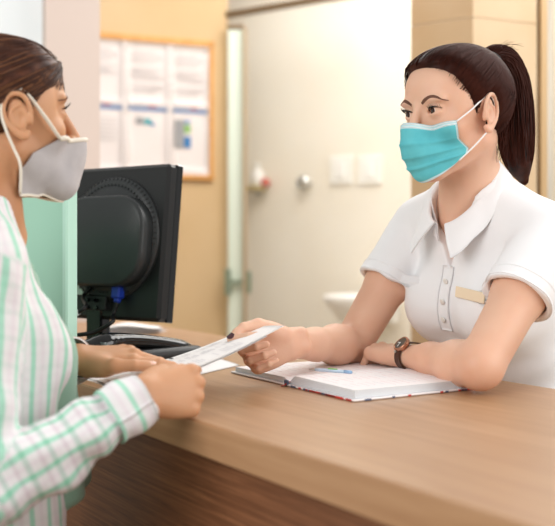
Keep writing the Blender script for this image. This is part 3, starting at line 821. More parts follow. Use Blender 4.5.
# ---- hands. frame: x to the knuckles, z = back of the hand, y = thumb side
def hand_sdf(curls, spreads=(8, 2, -4, -10), thumb=None, sc=.93, right=True, Wd=1.0):
    S = Sdf(); kn = [V(.088, .027, 0), V(.092, .007, .003), V(.086, -.013, .001), V(.077, -.031, -.004)]
    L = [(.040, .025, .019), (.045, .029, .020), (.041, .027, .020), (.032, .019, .018)]
    R0 = [.0090, .0090, .0084, .0074]
    S.cone((-.03, .012, 0), (0, .012, 0), .0155, .016, 0); S.cone((-.03, -.012, 0), (0, -.012, 0), .0155, .016, .012)
    for i, k in enumerate(kn): S.cone((.004, .012-.009*i, -.002), k+V(-.004, 0, -.002), .0150, .0118, .014)
    S.ell((.048, -.002, -.009), (.045, .034, .013), None, .014)
    th = thumb or [V(.012, .022, -.010), V(.043, .043, -.018), V(.070, .054, -.020), V(.094, .058, -.018)]
    S.ell((th[0]+th[1])/2+V(0, -.004, 0), (.028, .017, .015), frame(th[1]-th[0], Z), .018)
    S.cone(th[0], th[1], .0145, .0118, .012)
    T = Sdf(); T.cone(th[1], th[2], .0112, .0096, 0); T.cone(th[2], th[3], .0098, .0078, .002); T.ell((th[2]+th[3])/2, (.014, .0098, .0085), frame(th[3]-th[2], Z), .003)
    S.group(T, .008)
    tips = []
    for i in range(4):
        Fg = Sdf(); p = kn[i]; a = 0; s = math.radians(spreads[i]); h = V(math.cos(s), math.sin(s), 0)
        for j in range(3):
            a += math.radians(curls[i][j]); d = h*math.cos(a)-Z*math.sin(a); q = p+d*L[i][j]
            r0 = R0[i]*(1, .93, .86)[j]; r1 = R0[i]*(.93, .86, .72)[j]
            Fg.cone(p, q, r0, r1, .0015 if j else 0); 
            if j: Fg.ell(p, (r0*1.04,)*3, None, .002)
            p = q
        nn = h*math.sin(a)+Z*math.cos(a)
        tips.append((p, d, nn, R0[i]*.8)); S.group(Fg, .0045)
        # knuckle
        S.ell(kn[i]+V(-.002, 0, .003), (.009, .0085, .0085), None, .006)
    d = nrm(th[3]-th[2]); tips.append((th[3], d, None, .0085))
    return S, tips
def nail(tip, d, n, r, place, m, parent, long=0.0):
    d = nrm(d); n = nrm(n-d*(n@d)); s = np.cross(n, d); G = []
    for u in np.linspace(-1, 1, 9):
        row = []
        for v in np.linspace(-1, 1, 9):
            w = math.sqrt(max(0, 1-.55*max(0, v)**2*1.0))*(1 if v < .3 else math.sqrt(max(0.05, 1-((v-.3)/.75)**2)))
            a = u*.80*w; row.append(place(tip-d*.0015+d*(v*.0062+long*(v+1)/2)+s*math.sin(a)*r*.98+n*(math.cos(a)*r*1.02-.0003-.0012*max(0, v)**2)))
        G.append(row)
    b = MB(); b.grid(np.array(G), 0, .0008); return b.build('fingernail', m, parent, True)
# ---- strand hair
def strands(paths, r, name, m, parent, seg=3):
    """paths (n,k,3) world; tapering tubes, vectorised"""
    Pn = np.asarray(paths); n, k, _ = Pn.shape
    t = np.gradient(Pn, axis=1); t /= np.linalg.norm(t, axis=2)[..., None]+1e-9
    u = np.cross(t, V(.3, .5, .81)); u /= np.linalg.norm(u, axis=2)[..., None]+1e-9; w = np.cross(t, u)
    rad = r*np.clip(np.minimum(np.linspace(.5, 6, k), np.linspace(6, .3, k)), 0, 1)
    vs = np.stack([Pn+rad[None, :, None]*(u*math.cos(2*PI*q/seg)+w*math.sin(2*PI*q/seg)) for q in range(seg)], 2)
    idx = np.arange(n*k*seg).reshape(n, k, seg); f = []
    for q in range(seg):
        q2 = (q+1) % seg
        f.append(np.stack([idx[:, :-1, q], idx[:, :-1, q2], idx[:, 1:, q2], idx[:, 1:, q]], -1).reshape(-1, 4))
    return mk(name, vs.reshape(-1, 3), np.concatenate(f), m, parent, True)
def hair_mat(name, c1, c2, rough=.38):
    m = bpy.data.materials.new(name); m.use_nodes = True; nt = m.node_tree; b = nt.nodes['Principled BSDF']
    at = nt.nodes.new('ShaderNodeAttribute'); at.attribute_name = 'pat'
    g = nt.nodes.new('ShaderNodeTexCoord'); n = nt.nodes.new('ShaderNodeTexNoise'); n.inputs['Scale'].default_value = 45; n.inputs['Detail'].default_value = 5
    nt.links.new(g.outputs['Object'], n.inputs['Vector']); r = nt.nodes.new('ShaderNodeValToRGB'); r.color_ramp.elements[0].position = .35; r.color_ramp.elements[1].position = .7
    r.color_ramp.elements[0].color = (*c1, 1); r.color_ramp.elements[1].color = (*c2, 1)
    nt.links.new(n.outputs['Fac'], r.inputs['Fac']); nt.links.new(r.outputs['Color'], b.inputs['Base Color'])
    b.inputs['Roughness'].default_value = rough; b.inputs['Specular IOR Level'].default_value = .25
    return m
def hair_cap(hs, hairline, thick, zmin, ear_keep=True):
    """hair volume: the skull grown outwards behind a hairline Y(Z)"""
    zs = np.array([q[0] for q in hairline]); ys = np.array([q[1] for q in hairline])
    skull = Sdf(); skull.ops = hs.ops[:2]+hs.ops[5:6]+hs.ops[9:10]
    def fn(p):
        yl = np.interp(p[..., 2], zs, ys); m = yl-p[..., 1]
        grow = np.clip(m*.30, 0.0, thick)
        mx = np.clip((p[..., 2]-zmin)*.3, 0, thick)
        d = skull.eval(p)-np.minimum(grow, mx)-.0006
        ea = np.stack([(np.abs(p[..., 0])-.082)/.022, (p[..., 1]-.004)/.023, (p[..., 2]+.008)/.036], -1)
        ea = (np.linalg.norm(ea, axis=-1)-1)*.022
        return np.maximum(np.maximum(d, np.maximum(-m, zmin-p[..., 2])*.8), -ea)
    S = Sdf(); S.fn(fn, V(0, -.01, .02), .13, 0); return S

def mask_grid(hull, azmax, ptop, pbot, nu, nv, off, pleat=None):
    """cloth laid over the nose, cheeks and chin: azimuth and elevation about a point behind the mouth"""
    G = np.zeros((nu, nv, 3)); c = V(0, .010, -.055); O = np.zeros((nu, nv, 3)); D = np.zeros((nu, nv, 3)); pl_ = np.zeros((nu, nv))
    for i in range(nu):
        u = -1+2*i/(nu-1)
        for j in range(nv):
            v = j/(nv-1); a = u*math.radians(azmax(v)); ph = math.radians(ptop(u)*(1-v)+pbot(u)*v)
            D[i, j] = (math.sin(a)*math.cos(ph), math.cos(a)*math.cos(ph), math.sin(ph)); O[i, j] = c+D[i, j]*.17
            if pleat is not None: pl_[i, j] = pleat(u, v)
    return march(hull, O, -D, off, 70, .7, .165)+D*pl_[..., None]
# ================================================================== receptionist
M_skinA = skin_mat('fair skin', srgb('#E4B99F'), srgb('#DFAE93'))
M_hairA = hair_mat('dark brown hair', srgb('#1A0905'), srgb('#41190E'), .5)
M_polo = mat('white pique cotton', srgb('#F1F1F3'), .85, bump=(900, .25), sheen=.1)
M_polob = mat('pearl button', srgb('#E9E6E0'), .3)
M_mask = mat('aqua mask fabric', srgb('#62C3CD'), .75, bump=(700, .2), var=(35, srgb('#57BAC6')))
M_maskb = mat('pale mask band', srgb('#BFE0E6'), .75, bump=(700, .2))
M_elastic = mat('white elastic', srgb('#F4F4F4'), .7)
pa_root = root('person', (.44, 1.93, -1.29), 'woman with dark ponytail in white polo and blue surgical mask, reaching across the counter', 'person', None)
yaw = math.radians(57); Fh = V(-math.sin(yaw), -math.cos(yaw), -.07); Fh = nrm(Fh)
Xh = nrm(np.cross(Fh, Z)); Zh = np.cross(Xh, Fh); RHa = np.column_stack([Xh, Fh, Zh]); CHa = V(.3145, 1.74, .2215)
plA = lambda q: RHa@np.asarray(q)+CHa
hsA = head_sdf()
# torso frame
nbA = V(.345, 1.795, .070); pelv = V(.475, 1.93, -.43)
zt_ = nrm(nbA-pelv); ft = V(-.82, -.572, 0); ft = nrm(ft-zt_*(ft@zt_)); xt = np.cross(ft, zt_); RTa = np.column_stack([xt, ft, zt_])
tA = lambda q: RTa@np.asarray(q)+nbA
def torso_sdf(sh=.152, bust=1.0, shz=-.058, waist=1.0):
    S = Sdf()
    S.ell((0, -.01, -.17), (.132, .092, .165), None, 0)
    S.cone((-sh*.86, -.012, shz), (sh*.86, -.012, shz), .043, .043, .05)
    for s in (-1, 1):
        S.cone((s*.02, -.018, .012), (s*sh*.8, -.015, shz+.012), .040, .036, .04)
        S.ell((s*.066, .062, -.185), (.060*bust, .056*bust, .062*bust), None, .05)
    S.ell((0, -.008, -.34), (.112*waist, .085*waist, .13), None, .06)
    S.ell((0, -.012, -.49), (.160*waist, .112*waist, .12), None, .07)
    return S
toA = torso_sdf()
neck0 = plA((0, -.018, -.062)); 
shR = tA((.158, -.012, -.062)); shL = tA((-.158, -.012, -.062))
elR = V(.140, 1.88, -.197); wrR = V(.018, 1.683, -.175)
elL = V(.316, 1.56, -.197); wrL = V(.222, 1.765, -.203)
HXr = nrm(V(-.86, -.40, -.16)); HZr = nrm(V(-.42, .86, -.22)); 
def hframe(x, z, right):
    x = nrm(x); z = nrm(z-x*(z@x)); y = np.cross(z, x)
    return np.column_stack([x, y, z]) if right else np.column_stack([x, -y, z])
RrA = hframe(HXr, HZr, True)
inv = lambda R, W: (lambda q: R.T@(np.asarray(q)-W)/.94)
iR = lambda q: RrA.T@(np.asarray(q)-wrR)/.88
hR, tipsR = hand_sdf([(58, 60, 30), (66, 68, 35), (72, 72, 35), (76, 72, 35)], thumb=[V(.012, .020, -.010), iR(P(258, 325, 1.650)), iR(P(243.5, 327.5, 1.636)), iR(P(231, 339, 1.622))])
HXl = nrm(V(-.42, .90, .02)); HZl = nrm(V(.1, -.12, 1)); RlA = hframe(HXl, HZl, False)
hL, tipsL = hand_sdf([(60, 75, 50)]*4, thumb=[V(.012, .022, -.010), V(.035, .04, -.022), V(.055, .04, -.03), V(.075, .03, -.034)])
B = Sdf(); B.put(hsA, RHa, CHa)
B.cone(neck0, tA((0, -.012, -.015)), .049, .052, .022); B.cone(tA((0, -.01, -.01)), tA((0, -.012, -.07)), .053, .056, .03)
B.cone(plA((.045, -.02, -.05)), tA((.012, .045, -.02)), .010, .010, .03); B.cone(plA((-.045, -.02, -.05)), tA((-.012, .045, -.02)), .010, .010, .03)
tors = Sdf(); tors.put(toA, RTa, nbA)
for o in tors.ops: B.ops.append((o[0], (lambda f: (lambda p: f(p)+.010))(o[1]), o[2], o[3], o[4] if o is not tors.ops[0] else .04))
for s_, sh_, el_, wr_, hs_, Rm2 in ((1, shR, elR, wrR, hR, RrA), (-1, shL, elL, wrL, hL, RlA)):
    B.cone(sh_, sh_+(el_-sh_)*.45, .040, .042, .03); B.cone(sh_+(el_-sh_)*.4, el_, .042, .036, .02)
    fa = nrm(wr_-el_)
    B.cone(el_, el_+(wr_-el_)*.28, .0345, .036, .014); B.cone(el_+(wr_-el_)*.25, el_+(wr_-el_)*.62, .036, .0265, .012)
    side = Rm2[:, 1]*.008
    B.cone(el_+(wr_-el_)*.6+side*.5, wr_+side-fa*.012, .0255, .0162, .012); B.cone(el_+(wr_-el_)*.6-side*.5, wr_-side-fa*.012, .0255, .0162, .01)
    H = Sdf(); H.put(hs_, Rm2, wr_, .88 if s_ > 0 else .92); B.group(H, .012)
vb, fb = B.mesh(.0017)
print('bodyA', len(vb))
bodyA = mk('body', vb, fb, M_skinA, pa_root)
M_nail = mat('plum nail polish', srgb('#4A2B30'), .15, coat=.6)
plHR = lambda q: RrA@(np.asarray(q)*.88)+wrR
t_ = tipsR[4]; tn = RrA.T@nrm(V(-.25, -.65, .70)); nail(t_[0], t_[1], tn, t_[3], plHR, M_nail, pa_root, .002)
eye_objs(pa_root, plA, V(.06, 1, -.03), srgb('#3A1E12'))
# gaze slightly towards the customer
M_browA = mat('brown brow hair', srgb('#6A4636'), .7); M_lash = mat('black lash', (.01, .008, .008), .5)
face_marks(hsA, pa_root, plA, M_browA, M_lash)

# ---- hair
HLa = [(-.14, -.055), (-.06, -.040), (-.04, -.022), (-.034, .018), (-.01, .030), (.02, .041), (.04, .051), (.055, .059), (.066, .070), (.076, .086), (.083, .12), (.09, .3)]
HC = hair_cap(hsA, HLa, .009, -.062)
PR = V(0, -.078, .088)
HC.ell(PR+V(0, .012, -.012), (.024, .024, .022), None, .02)
vv, ff = HC.mesh(.0022, slack=.012)
hairA = mk('hair', [plA(q) for q in vv], ff, M_hairA, pa_root)
capA = HC
tp = [PR+V(0, .004, .004), V(0, -.095, .101), V(0, -.122, .092), V(0, -.138, .058), V(0, -.141, .012), V(0, -.139, -.04), V(0, -.143, -.09), V(0, -.156, -.130)]
tr = [.016, .019, .023, .027, .030, .031, .024, .004]
TS = Sdf(); TS.path(tp, tr, 0, 40)
vv, ff = TS.mesh(.003); tail = mk('ponytail', [plA(q) for q in vv], ff, M_hairA, pa_root)
b = MB(); 
b.tube([plA(PR+V(0, -.008, .006)+V(0, .5, .86)*0+V(.0, .0, .0)+ (V(1, 0, 0)*math.cos(a)+nrm(V(0, .75, .65))*math.sin(a))*.019) for a in np.linspace(0, 2*PI, 25)[:-1]], .0035, 8, closed=True); b.build('hair_tie', M_cable, pa_root, True)
CU = Sdf(); CU.ops = list(HC.ops)+[hsA.ops[0], hsA.ops[1]]
def cap_strands(hl, target, n, cap, zmin, seed, k=16, zr=(-.05, .1), off=.0006, c0=V(0, -.01, .03)):
    r = np.random.default_rng(seed); zs = np.array([q[0] for q in hl]); ys = np.array([q[1] for q in hl]); out = []
    starts = []
    while len(starts) < n:
        if r.random() < .6:       # along the hairline
            z = r.uniform(-.058, .078); y = float(np.interp(z, zs, ys))-r.uniform(-.005, .018); s = r.choice([-1, 1]); 
            if y > .085: y = .085; 
            x = s*math.sqrt(max(0, 1-min(1, ((y+.01)/.09)**2)))*.08; starts.append(V(x, y, z)-c0)
        else:
            d = nrm(r.normal(size=3)); q = d*.09
            if q[2]+c0[2] < zmin+.01: continue
            if q[1]+c0[1] > np.interp(q[2]+c0[2], zs, ys)-.004: continue
            starts.append(q)
    A = np.array([nrm(q) for q in starts]); T = nrm(target-c0)+r.normal(size=(n, 3))*.03; T /= np.linalg.norm(T, axis=1)[:, None]
    om = np.arccos(np.clip((A*T).sum(1), -1, 1))[:, None]
    tt = np.linspace(0, 1, k)
    D = np.stack([(np.sin((1-t)*om)*A+np.sin(t*om)*T)/np.sin(om) for t in tt], 1)
    wob = r.normal(size=(n, 1, 3))*.012*np.sin(tt*PI)[None, :, None]; D = D+wob; D /= np.linalg.norm(D, axis=2)[..., None]
    o = c0+D*.15
    Q = march(cap, o.reshape(-1, 3), -D.reshape(-1, 3), off, 40, .7).reshape(D.shape)
    return Q
Q = cap_strands(HLa, PR, 1700, CU, -.062, 3)
Q = Q[np.linalg.norm(np.diff(Q, axis=1), axis=2).max(1) < .03]
M_str = mat('hair strand brown', srgb('#3C180D'), .5, spec=.15)
strands(Q@RHa.T+CHa, .0006, 'hair_strands', M_str, hairA)
r = np.random.default_rng(5); tpc = spline(np.c_[np.array(tp), tr], 22); out = []
for i in range(900):
    a = r.uniform(0, 2*PI); q = math.sqrt(r.uniform(.55, 1.08)); tw = r.normal()*.5; pts = []; ex = r.uniform(-.6, .4)
    for j, c in enumerate(tpc):
        t = tpc[min(j+1, 21), :3]-tpc[max(j-1, 0), :3]; t = nrm(t); u = V(1, 0, 0); w = np.cross(t, u); aa = a+tw*j/22
        rad = max(c[3], .006)*q*(1.02+.05*math.sin(j*.5+i))
        pts.append(c[:3]+(u*math.cos(aa)*1.0+w*math.sin(aa))*rad)
    pts = np.array(pts); cut = 22
    out.append(spline(pts[:r.integers(17, 23)], 22))
strands(np.array(out)@RHa.T+CHa, .0007, 'tail_strands', M_str, tail)
# few loose hairs at the nape and temple
out = []
for i in range(60):
    s = -1; z0 = r.uniform(-.06, .0); p0 = V(s*r.uniform(.045, .068), r.uniform(-.06, -.03), z0-.005)
    out.append(spline([p0, p0+V(s*.004, .004, -.012), p0+V(s*.003+r.normal()*.003, .008+r.normal()*.004, -.03)], 8))
for i in range(26):
    p0 = PR+V(r.normal()*.02, r.uniform(-.02, .01), .018); out.append(spline([p0, p0+V(r.normal()*.008, -.01, .01), p0+V(r.normal()*.01, -.04, .012+r.normal()*.006)], 8))
tag(strands(np.array(out)@RHa.T+CHa, .00035, 'loose_strands', M_str, hairA), kind='stuff')

# ---- surgical mask
hull = Sdf(); hull.ops = list(hsA.ops[:3]); 
for s in (-1, 1): hull.cone((s*.053, .004, -.055), (s*.018, .066, -.098), .017, .016, .03); hull.ell((s*.045, .058, -.028), (.020, .022, .018), None, .02)
hull.ell((0, .083, -.064), (.028, .020, .024), None, .02); hull.cone((0, .098, -.012), (0, .103, -.030), .009, .0125, .03); hull.cone((0, .103, -.030), (0, .105, -.062), .0125, .014, .02); hull.cone((0, .105, -.062), (0, .086, -.098), .014, .015, .02)
azm = lambda v: float(np.interp(v, [0, .35, .6, .75, 1], [49, 51, 64, 62, 44]))
zt1 = lambda u: 19+3*abs(u)**2; zb1 = lambda u: -38+10*abs(u)**2.5
def pl(u, v):
    e = max(0, 1-abs(u)**4); s_ = 0
    for c0_ in (.30, .50, .70): s_ += .0040*max(0, 1-abs((v-c0_)/.075))*(1 if v > c0_ else .35)
    return s_*e+.0012*math.sin(7*u+9*v)*e
G = mask_grid(hull, azm, zt1, zb1, 49, 45, .0040, pleat=pl)
Gw = G@RHa.T+CHa; b = MB(); b.grid(Gw, 0, .0012)
mi = []
nU, nV = 49, 45
ff = np.array(b.f[:(nU-1)*(nV-1)*2]); 
for q in b.f:
    js = [(k % (nU*nV)) % nV for k in q]; is_ = [(k % (nU*nV))//nV for k in q]
    j = sum(js)/4; mi.append(1 if (j < nV*.10 or (j > nV*.93) or min(is_) < 1 or max(is_) > nU-2) else 0)
b.m = mi
mA = b.build('face_mask', [M_mask, M_maskb], pa_root, True)
b = MB()
for jj in (1.0, 3.2): 
    j = jj; b.tube([Gw[i, int(j)]+RHa@V(0, .0007, 0) for i in range(nU)], .0006, 5)
b.build('mask_seam', M_elastic, mA, True)
for s, ii in ((1, nU-1), (-1, 0)):
    e0 = G[ii, 1]; e1 = G[ii, nV-5]; ear = V(s*.0765, .006, -.007)
    pts = [e0, e0*.5+(ear+V(s*.004, .012, .022))*.5+V(s*.003, 0, 0), ear+V(s*.004, .010, .024), ear+V(s*.003, -.004, .030), ear+V(-s*.001, -.019, .012), ear+V(-s*.002, -.018, -.012), ear+V(s*.0, -.008, -.028), ear+V(s*.002, .006, -.034), e1*.5+(ear+V(s*.003, .006, -.034))*.5+V(s*.002, 0, 0), e1]
    b = MB(); b.tube([plA(q) for q in spline(pts, 60)], .0014, 8); b.build('ear_loop', M_elastic, mA, True)

# ---- polo shirt
SP = Sdf()
for o in tors.ops: SP.ops.append((o[0], (lambda f: (lambda p: f(p)-.009))(o[1]), o[2], o[3]+.01, o[4]))
for o in tors.ops[:0]: pass
sl_ends = []
SP.cone(tA((0, -.008, .0)), tA((0, -.012, -.07)), .066, .070, .03)
for s_, sh_, el_ in ((1, shR, elR), (-1, shL, elL)):
    d = nrm(el_-sh_); hem = sh_+d*.138; sl_ends.append((sh_, d, hem))
    Q_ = Sdf(); Q_.cone(sh_, sh_+d*.17, .0555, .0600, 0)
    Q_.fn(lambda p, hem=hem, d=d: (p-hem)@d, None, None, .002, 'i')
    Q_.cone(sh_+d*.085, sh_+d*.24, .0470, .0535, .003, 's')
    SP.group(Q_, .014)
# bottom cut and neck opening
def neckcut(p):
    q = (p-nbA)@RTa; return np.maximum(np.linalg.norm(q[..., :2]-V(0, .006), axis=-1)-.060-.12*np.clip(q[..., 2]+.01, -.01, .1), -q[..., 2]-.024-.25*np.clip(q[..., 1], -.03, .1))
SP.fn(neckcut, tA((0, 0, .04)), .12, .004, 's')
def vcut(p):
    q = (p-nbA)@RTa; w = np.clip((q[..., 2]+.098)*.42, -.02, .04); return np.maximum(np.abs(q[..., 0])-w, .03-q[..., 1])
SP.fn(vcut, tA((0, .1, -.04)), .13, .003, 's')
def folds(p):
    q = (p-nbA)@RTa; z = q[..., 2]; x = q[..., 0]
    f = .0022*ring_noise(q*V(1, 1, .6), 4, 26)+.0016*ring_noise(q*V(.5, .8, 1.3), 8, 48)
    f += .003*np.sin(z*75+x*14+3*np.sin(x*12))*np.exp(-((z+.34)/.07)**2)
    f += .0022*np.sin((z*.8+np.abs(x)*1.2)*85)*np.exp(-((z+.12)/.06)**2)*np.exp(-((np.abs(x)-.12)/.05)**2)
    return f*np.clip(1-np.exp(-((z+.02)/.03)**2), 0, 1)
SP.fn(folds, None, None, 0, 'd')
vv, ff = SP.mesh(.0026)
polo = mk('polo_shirt', vv, ff, M_polo, pa_root)
# sleeve hem bands
for sh_, d, hem in sl_ends:
    u = nrm(np.cross(d, Z)); w = np.cross(d, u); G = []
    for t in np.linspace(-.019, 0.0008, 6):
        G.append(march(SP, np.array([hem+d*(t-.003)+(u*math.cos(a)+w*math.sin(a))*.10 for a in np.linspace(0, 2*PI, 49)]), -np.array([(u*math.cos(a)+w*math.sin(a)) for a in np.linspace(0, 2*PI, 49)]), .0012, 40))
    b = MB(); b.grid(np.array(G), 0, -.0016); b.build('sleeve_hem', M_polo, polo, True)
# collar: band round the neck, folded over
n = 61; G = []; 
for i in range(n):
    a = -PI*.93+2*PI*.93*i/(n-1)       # 0 = back of neck
    fr = (1-math.cos(a))/2             # 0 back, 1 front
    rx, ry = .0625, .0635
    dirr = V(math.sin(a), -math.cos(a), 0)
    base = V(dirr[0]*rx, .006+dirr[1]*ry+.012*fr, .036-.076*fr**1.3)
    topp = base+V(0, 0, .030-.008*fr)+dirr*-.0025
    spread = dirr*(.012+.012*fr)+V(np.sign(a)*.010*fr**6, .006*fr, 0)
    tip = max(0, (fr-.80)/.20)**1.5
    outer = topp+dirr*.006+spread+V(0, 0, -.036-.006*tip-.004*fr)+V(np.sign(a)*.022*tip, .004*tip, 0)
    row = [base+V(0, 0, -.01), base, base*.5+topp*.5, topp+V(0, 0, 0), topp+dirr*.003+V(0, 0, .0015), topp+dirr*.006, (topp+dirr*.006)*.6+outer*.4+dirr*.003, (topp+dirr*.006)*.25+outer*.75+dirr*.002, outer]
    row = np.array([tA(q) for q in row])
    # keep the fall outside the shirt
    for j in (6, 7, 8):
        dd = SP.eval(row[j][None])[0]
        if dd < .004: row[j] += (RTa@(dirr*.4+V(0, .3*fr, .6)))*(.004-dd)
    G.append(row)
G = np.array(G)
Gs = np.array([spline(r_, 18) for r_ in G]); b = MB(); b.grid(Gs, 0, .002); b.build('collar', M_polo, polo, True)
# placket with buttons
def front_pt(x, z, off=0.0):
    o = tA((x, .22, z)); return march(SP, o[None], -RTa[:, 1][None], off, 50, .8)[0]
for s, wdt in ((1, .012),):
    G = np.array([[front_pt(x_, z_, .0012) for z_ in np.linspace(-.094, -.205, 18)] for x_ in np.linspace(-.013, .013, 7)]); b = MB(); b.grid(G, 0, .0016); b.build('placket', M_polo, polo, True)
    e_ = MB()
    e_.tube([front_pt(.0135, z_, .0016) for z_ in np.linspace(-.094, -.205, 18)], .0011, 6); e_.tube([front_pt(-.0135, z_, .0016) for z_ in np.linspace(-.094, -.205, 18)], .0009, 6); e_.build('placket_stitching', mat('pale grey seam cotton', srgb('#DADADD'), .9), polo, True)  # seam tubes in slightly greyer cotton than the shirt
for z_ in (-.118, -.150, -.182):
    c = front_pt(0, z_, .003); b = MB(); b.lathe([(.0052, 0), (.0055, .0012), (.004, .002), (.001, .0016)], c, frame(RTa[:, 0], RTa[:, 1]), 16); b.build('button', M_polob, polo, True)
# name badge
c = march(SP, tA((-.072, .24, -.128))[None], -RTa[:, 1][None], .004, 50)[0]
e_ = 1e-3; nn = nrm(V(*[SP.eval((c+V(*v)*e_)[None])[0]-SP.eval((c-V(*v)*e_)[None])[0] for v in ((1, 0, 0), (0, 1, 0), (0, 0, 1))])); nn = nrm(nn*.5+RTa[:, 1]*.5)
b = MB(); b.box(c, (.064, .019, .003), frame(-RTa[:, 0]-.08*Z, nn), 0, .001); tag(b.build('name_badge', mat('pale gold badge', srgb('#F0DDC0'), .35), polo), 'blank pale gold name badge')

# ---- trousers and shoes (behind the counter)
M_trA = mat('navy trousers', srgb('#2A2F3A'), .85)
SL = Sdf(); hipc = tA((0, -.012, -.5)); SL.ell(hipc, (.172, .125, .13), RTa, 0)
feet = []
for s in (-1, 1):
    hp = tA((s*.085, -.01, -.56)); kn_ = V(hp[0], hp[1], -.80)+V(-.03, -.02, 0); an = V(hp[0]+.02, hp[1]+.02, -1.20); SL.path([hp, kn_, an], [.088, .06, .05], .05); feet.append(an)
SL.fn(lambda p: -1.262-p[..., 2], None, None, 0, 'i') if False else None
vv, ff = SL.mesh(.006); mk('trousers', vv, ff, M_trA, pa_root)
for an in feet:
    S = Sdf(); fd = V(-.82, -.572, 0); S.cone(V(an[0], an[1], -1.25)-fd*.03, V(an[0], an[1], -1.262)+fd*.15, .036, .026, 0); S.cone(V(an[0], an[1], -1.25), V(an[0], an[1], -1.19), .034, .036, .02); S.fn(lambda p: -1.289-p[..., 2], None, None, 0, 'i')
    vv, ff = S.mesh(.005); mk('shoe', vv, ff, M_black2, pa_root)

# ---- wristwatch
fa = nrm(wrL-elL); wc = wrL-fa*.030; u = RlA[:, 1]; w = np.cross(fa, u)
if w[2] < 0: w = -w
wt = root('wristwatch', wc, 'rose gold wristwatch with dark dial and brown strap on wrist', 'watch')
ang = np.linspace(0, 2*PI, 49)[:-1]
o_ = np.array([wc+(u*math.cos(a)+w*math.sin(a))*.07 for a in ang]); dd = -np.array([(u*math.cos(a)+w*math.sin(a)) for a in ang])
Rg = march(B, o_, dd, .0022, 40)
b = MB(); G = np.array([[Rg[i % 48]+fa*t for t in (-.008, -.004, 0, .004, .008)] for i in range(49)]); b.grid(G, 0, .0022); b.build('strap', mat('brown leather', srgb('#4A2D20'), .5), wt, True)
fd = nrm(-u*0+V(-.45, -.45, .62)); fd = nrm(fd-fa*(fd@fa)); c = march(B, (wc+fd*.08)[None], -fd[None], .004, 40)[0]
Rw = frame(fa, fd)
b = MB(); b.lathe([(.014, -.002), (.0155, 0), (.0155, .0045), (.0145, .006), (.0125, .006), (.0122, .005)], c, Rw, 40); b.build('case', mat('rose gold', srgb('#B8866C'), .25, metal=.9), wt, True)
b = MB(); b.lathe([(.0124, .0045), (.0123, .0053)], c, Rw, 40); b.build('dial', mat('dark dial', srgb('#2B2220'), .15), wt)
b = MB(); b.box(c+fd*.0064+Rw[:, 0]*.003, (.008, .001, .0006), Rw); b.box(c+fd*.0064+Rw[:, 1]*.004, (.001, .01, .0006), Rw); b.build('hands', M_elastic, wt)
b = MB(); b.tube([c+Rw[:, 1]*.0165+fd*.003, c+Rw[:, 1]*.0195+fd*.003], .002, 10); b.build('crown', M_steel, wt)
# ================================================================== customer
M_skinB = skin_mat('tan skin', srgb('#CC9974'), srgb('#C28C66'))
M_hairB = hair_mat('chestnut hair', srgb('#35190F'), srgb('#5E3521'), .45)
def plaid(name):
    m = bpy.data.materials.new(name); m.use_nodes = True; nt = m.node_tree; b = nt.nodes['Principled BSDF']; L = nt.links.new
    at = nt.nodes.new('ShaderNodeAttribute'); at.attribute_name = 'pat'; sp = nt.nodes.new('ShaderNodeSeparateXYZ'); L(at.outputs['Vector'], sp.inputs[0])
    def stripes(out, per, cols):
        a = nt.nodes.new('ShaderNodeMath'); a.operation = 'MULTIPLY'; a.inputs[1].default_value = 1/per; L(out, a.inputs[0])
        f = nt.nodes.new('ShaderNodeMath'); f.operation = 'FRACT'; L(a.outputs[0], f.inputs[0])
        r = nt.nodes.new('ShaderNodeValToRGB'); L(f.outputs[0], r.inputs['Fac']); e = r.color_ramp.elements
        while len(e) > 1: e.remove(e[-1])
        e[0].position = cols[0][0]; e[0].color = (*cols[0][1], 1)
        for p_, c_ in cols[1:]: q = e.new(p_); q.color = (*c_, 1)
        return r
    W = srgb('#E3E1E2'); G_ = srgb('#A6D6C1'); Lc = srgb('#E0D9DD'); G2 = srgb('#CDE8DC')
    r1 = stripes(sp.outputs[0], .027, [(0, G_), (.20, G_), (.25, W), (.48, W), (.52, Lc), (.68, Lc), (.72, W), (.96, W), (1, G_)])
    r2 = stripes(sp.outputs[1], .033, [(0, G2), (.16, G2), (.22, (1, 1, 1)), (.55, (1, 1, 1)), (.60, srgb('#F0E8EC')), (.72, srgb('#F0E8EC')), (.78, (1, 1, 1)), (.96, (1, 1, 1)), (1, G2)])
    mx = nt.nodes.new('ShaderNodeMix'); mx.data_type = 'RGBA'; mx.blend_type = 'MULTIPLY'; L(sp.outputs[2], mx.inputs[0]); L(r1.outputs[0], mx.inputs[6]); L(r2.outputs[0], mx.inputs[7])
    L(mx.outputs[2], b.inputs['Base Color']); b.inputs['Roughness'].default_value = .85; b.inputs['Specular IOR Level'].default_value = .2
    tc = nt.nodes.new('ShaderNodeTexCoord'); n = nt.nodes.new('ShaderNodeTexNoise'); n.inputs['Scale'].default_value = 22; n.inputs['Detail'].default_value = 4; L(tc.outputs['Object'], n.inputs['Vector'])
    bp = nt.nodes.new('ShaderNodeBump'); bp.inputs['Strength'].default_value = .35; bp.inputs['Distance'].default_value = .012; L(n.outputs['Fac'], bp.inputs['Height']); L(bp.outputs['Normal'], b.inputs['Normal'])
    return m
M_shirt = plaid('green and white striped cotton')
M_sage = mat('sage green jersey', srgb('#8DB3A0'), .9, bump=(30, .3), sheen=.2)
M_maskg = mat('grey cloth mask', srgb('#BDB9BA'), .9, bump=(600, .4), var=(30, srgb('#B4B0B2')))
M_pipe = mat('cream piping', srgb('#EDE6D8'), .8, bump=(700, .2))
pb = root('person', (-.41, 1.45, -1.29), 'woman in green striped shirt and grey cloth mask, seen from the side at the left', 'person')
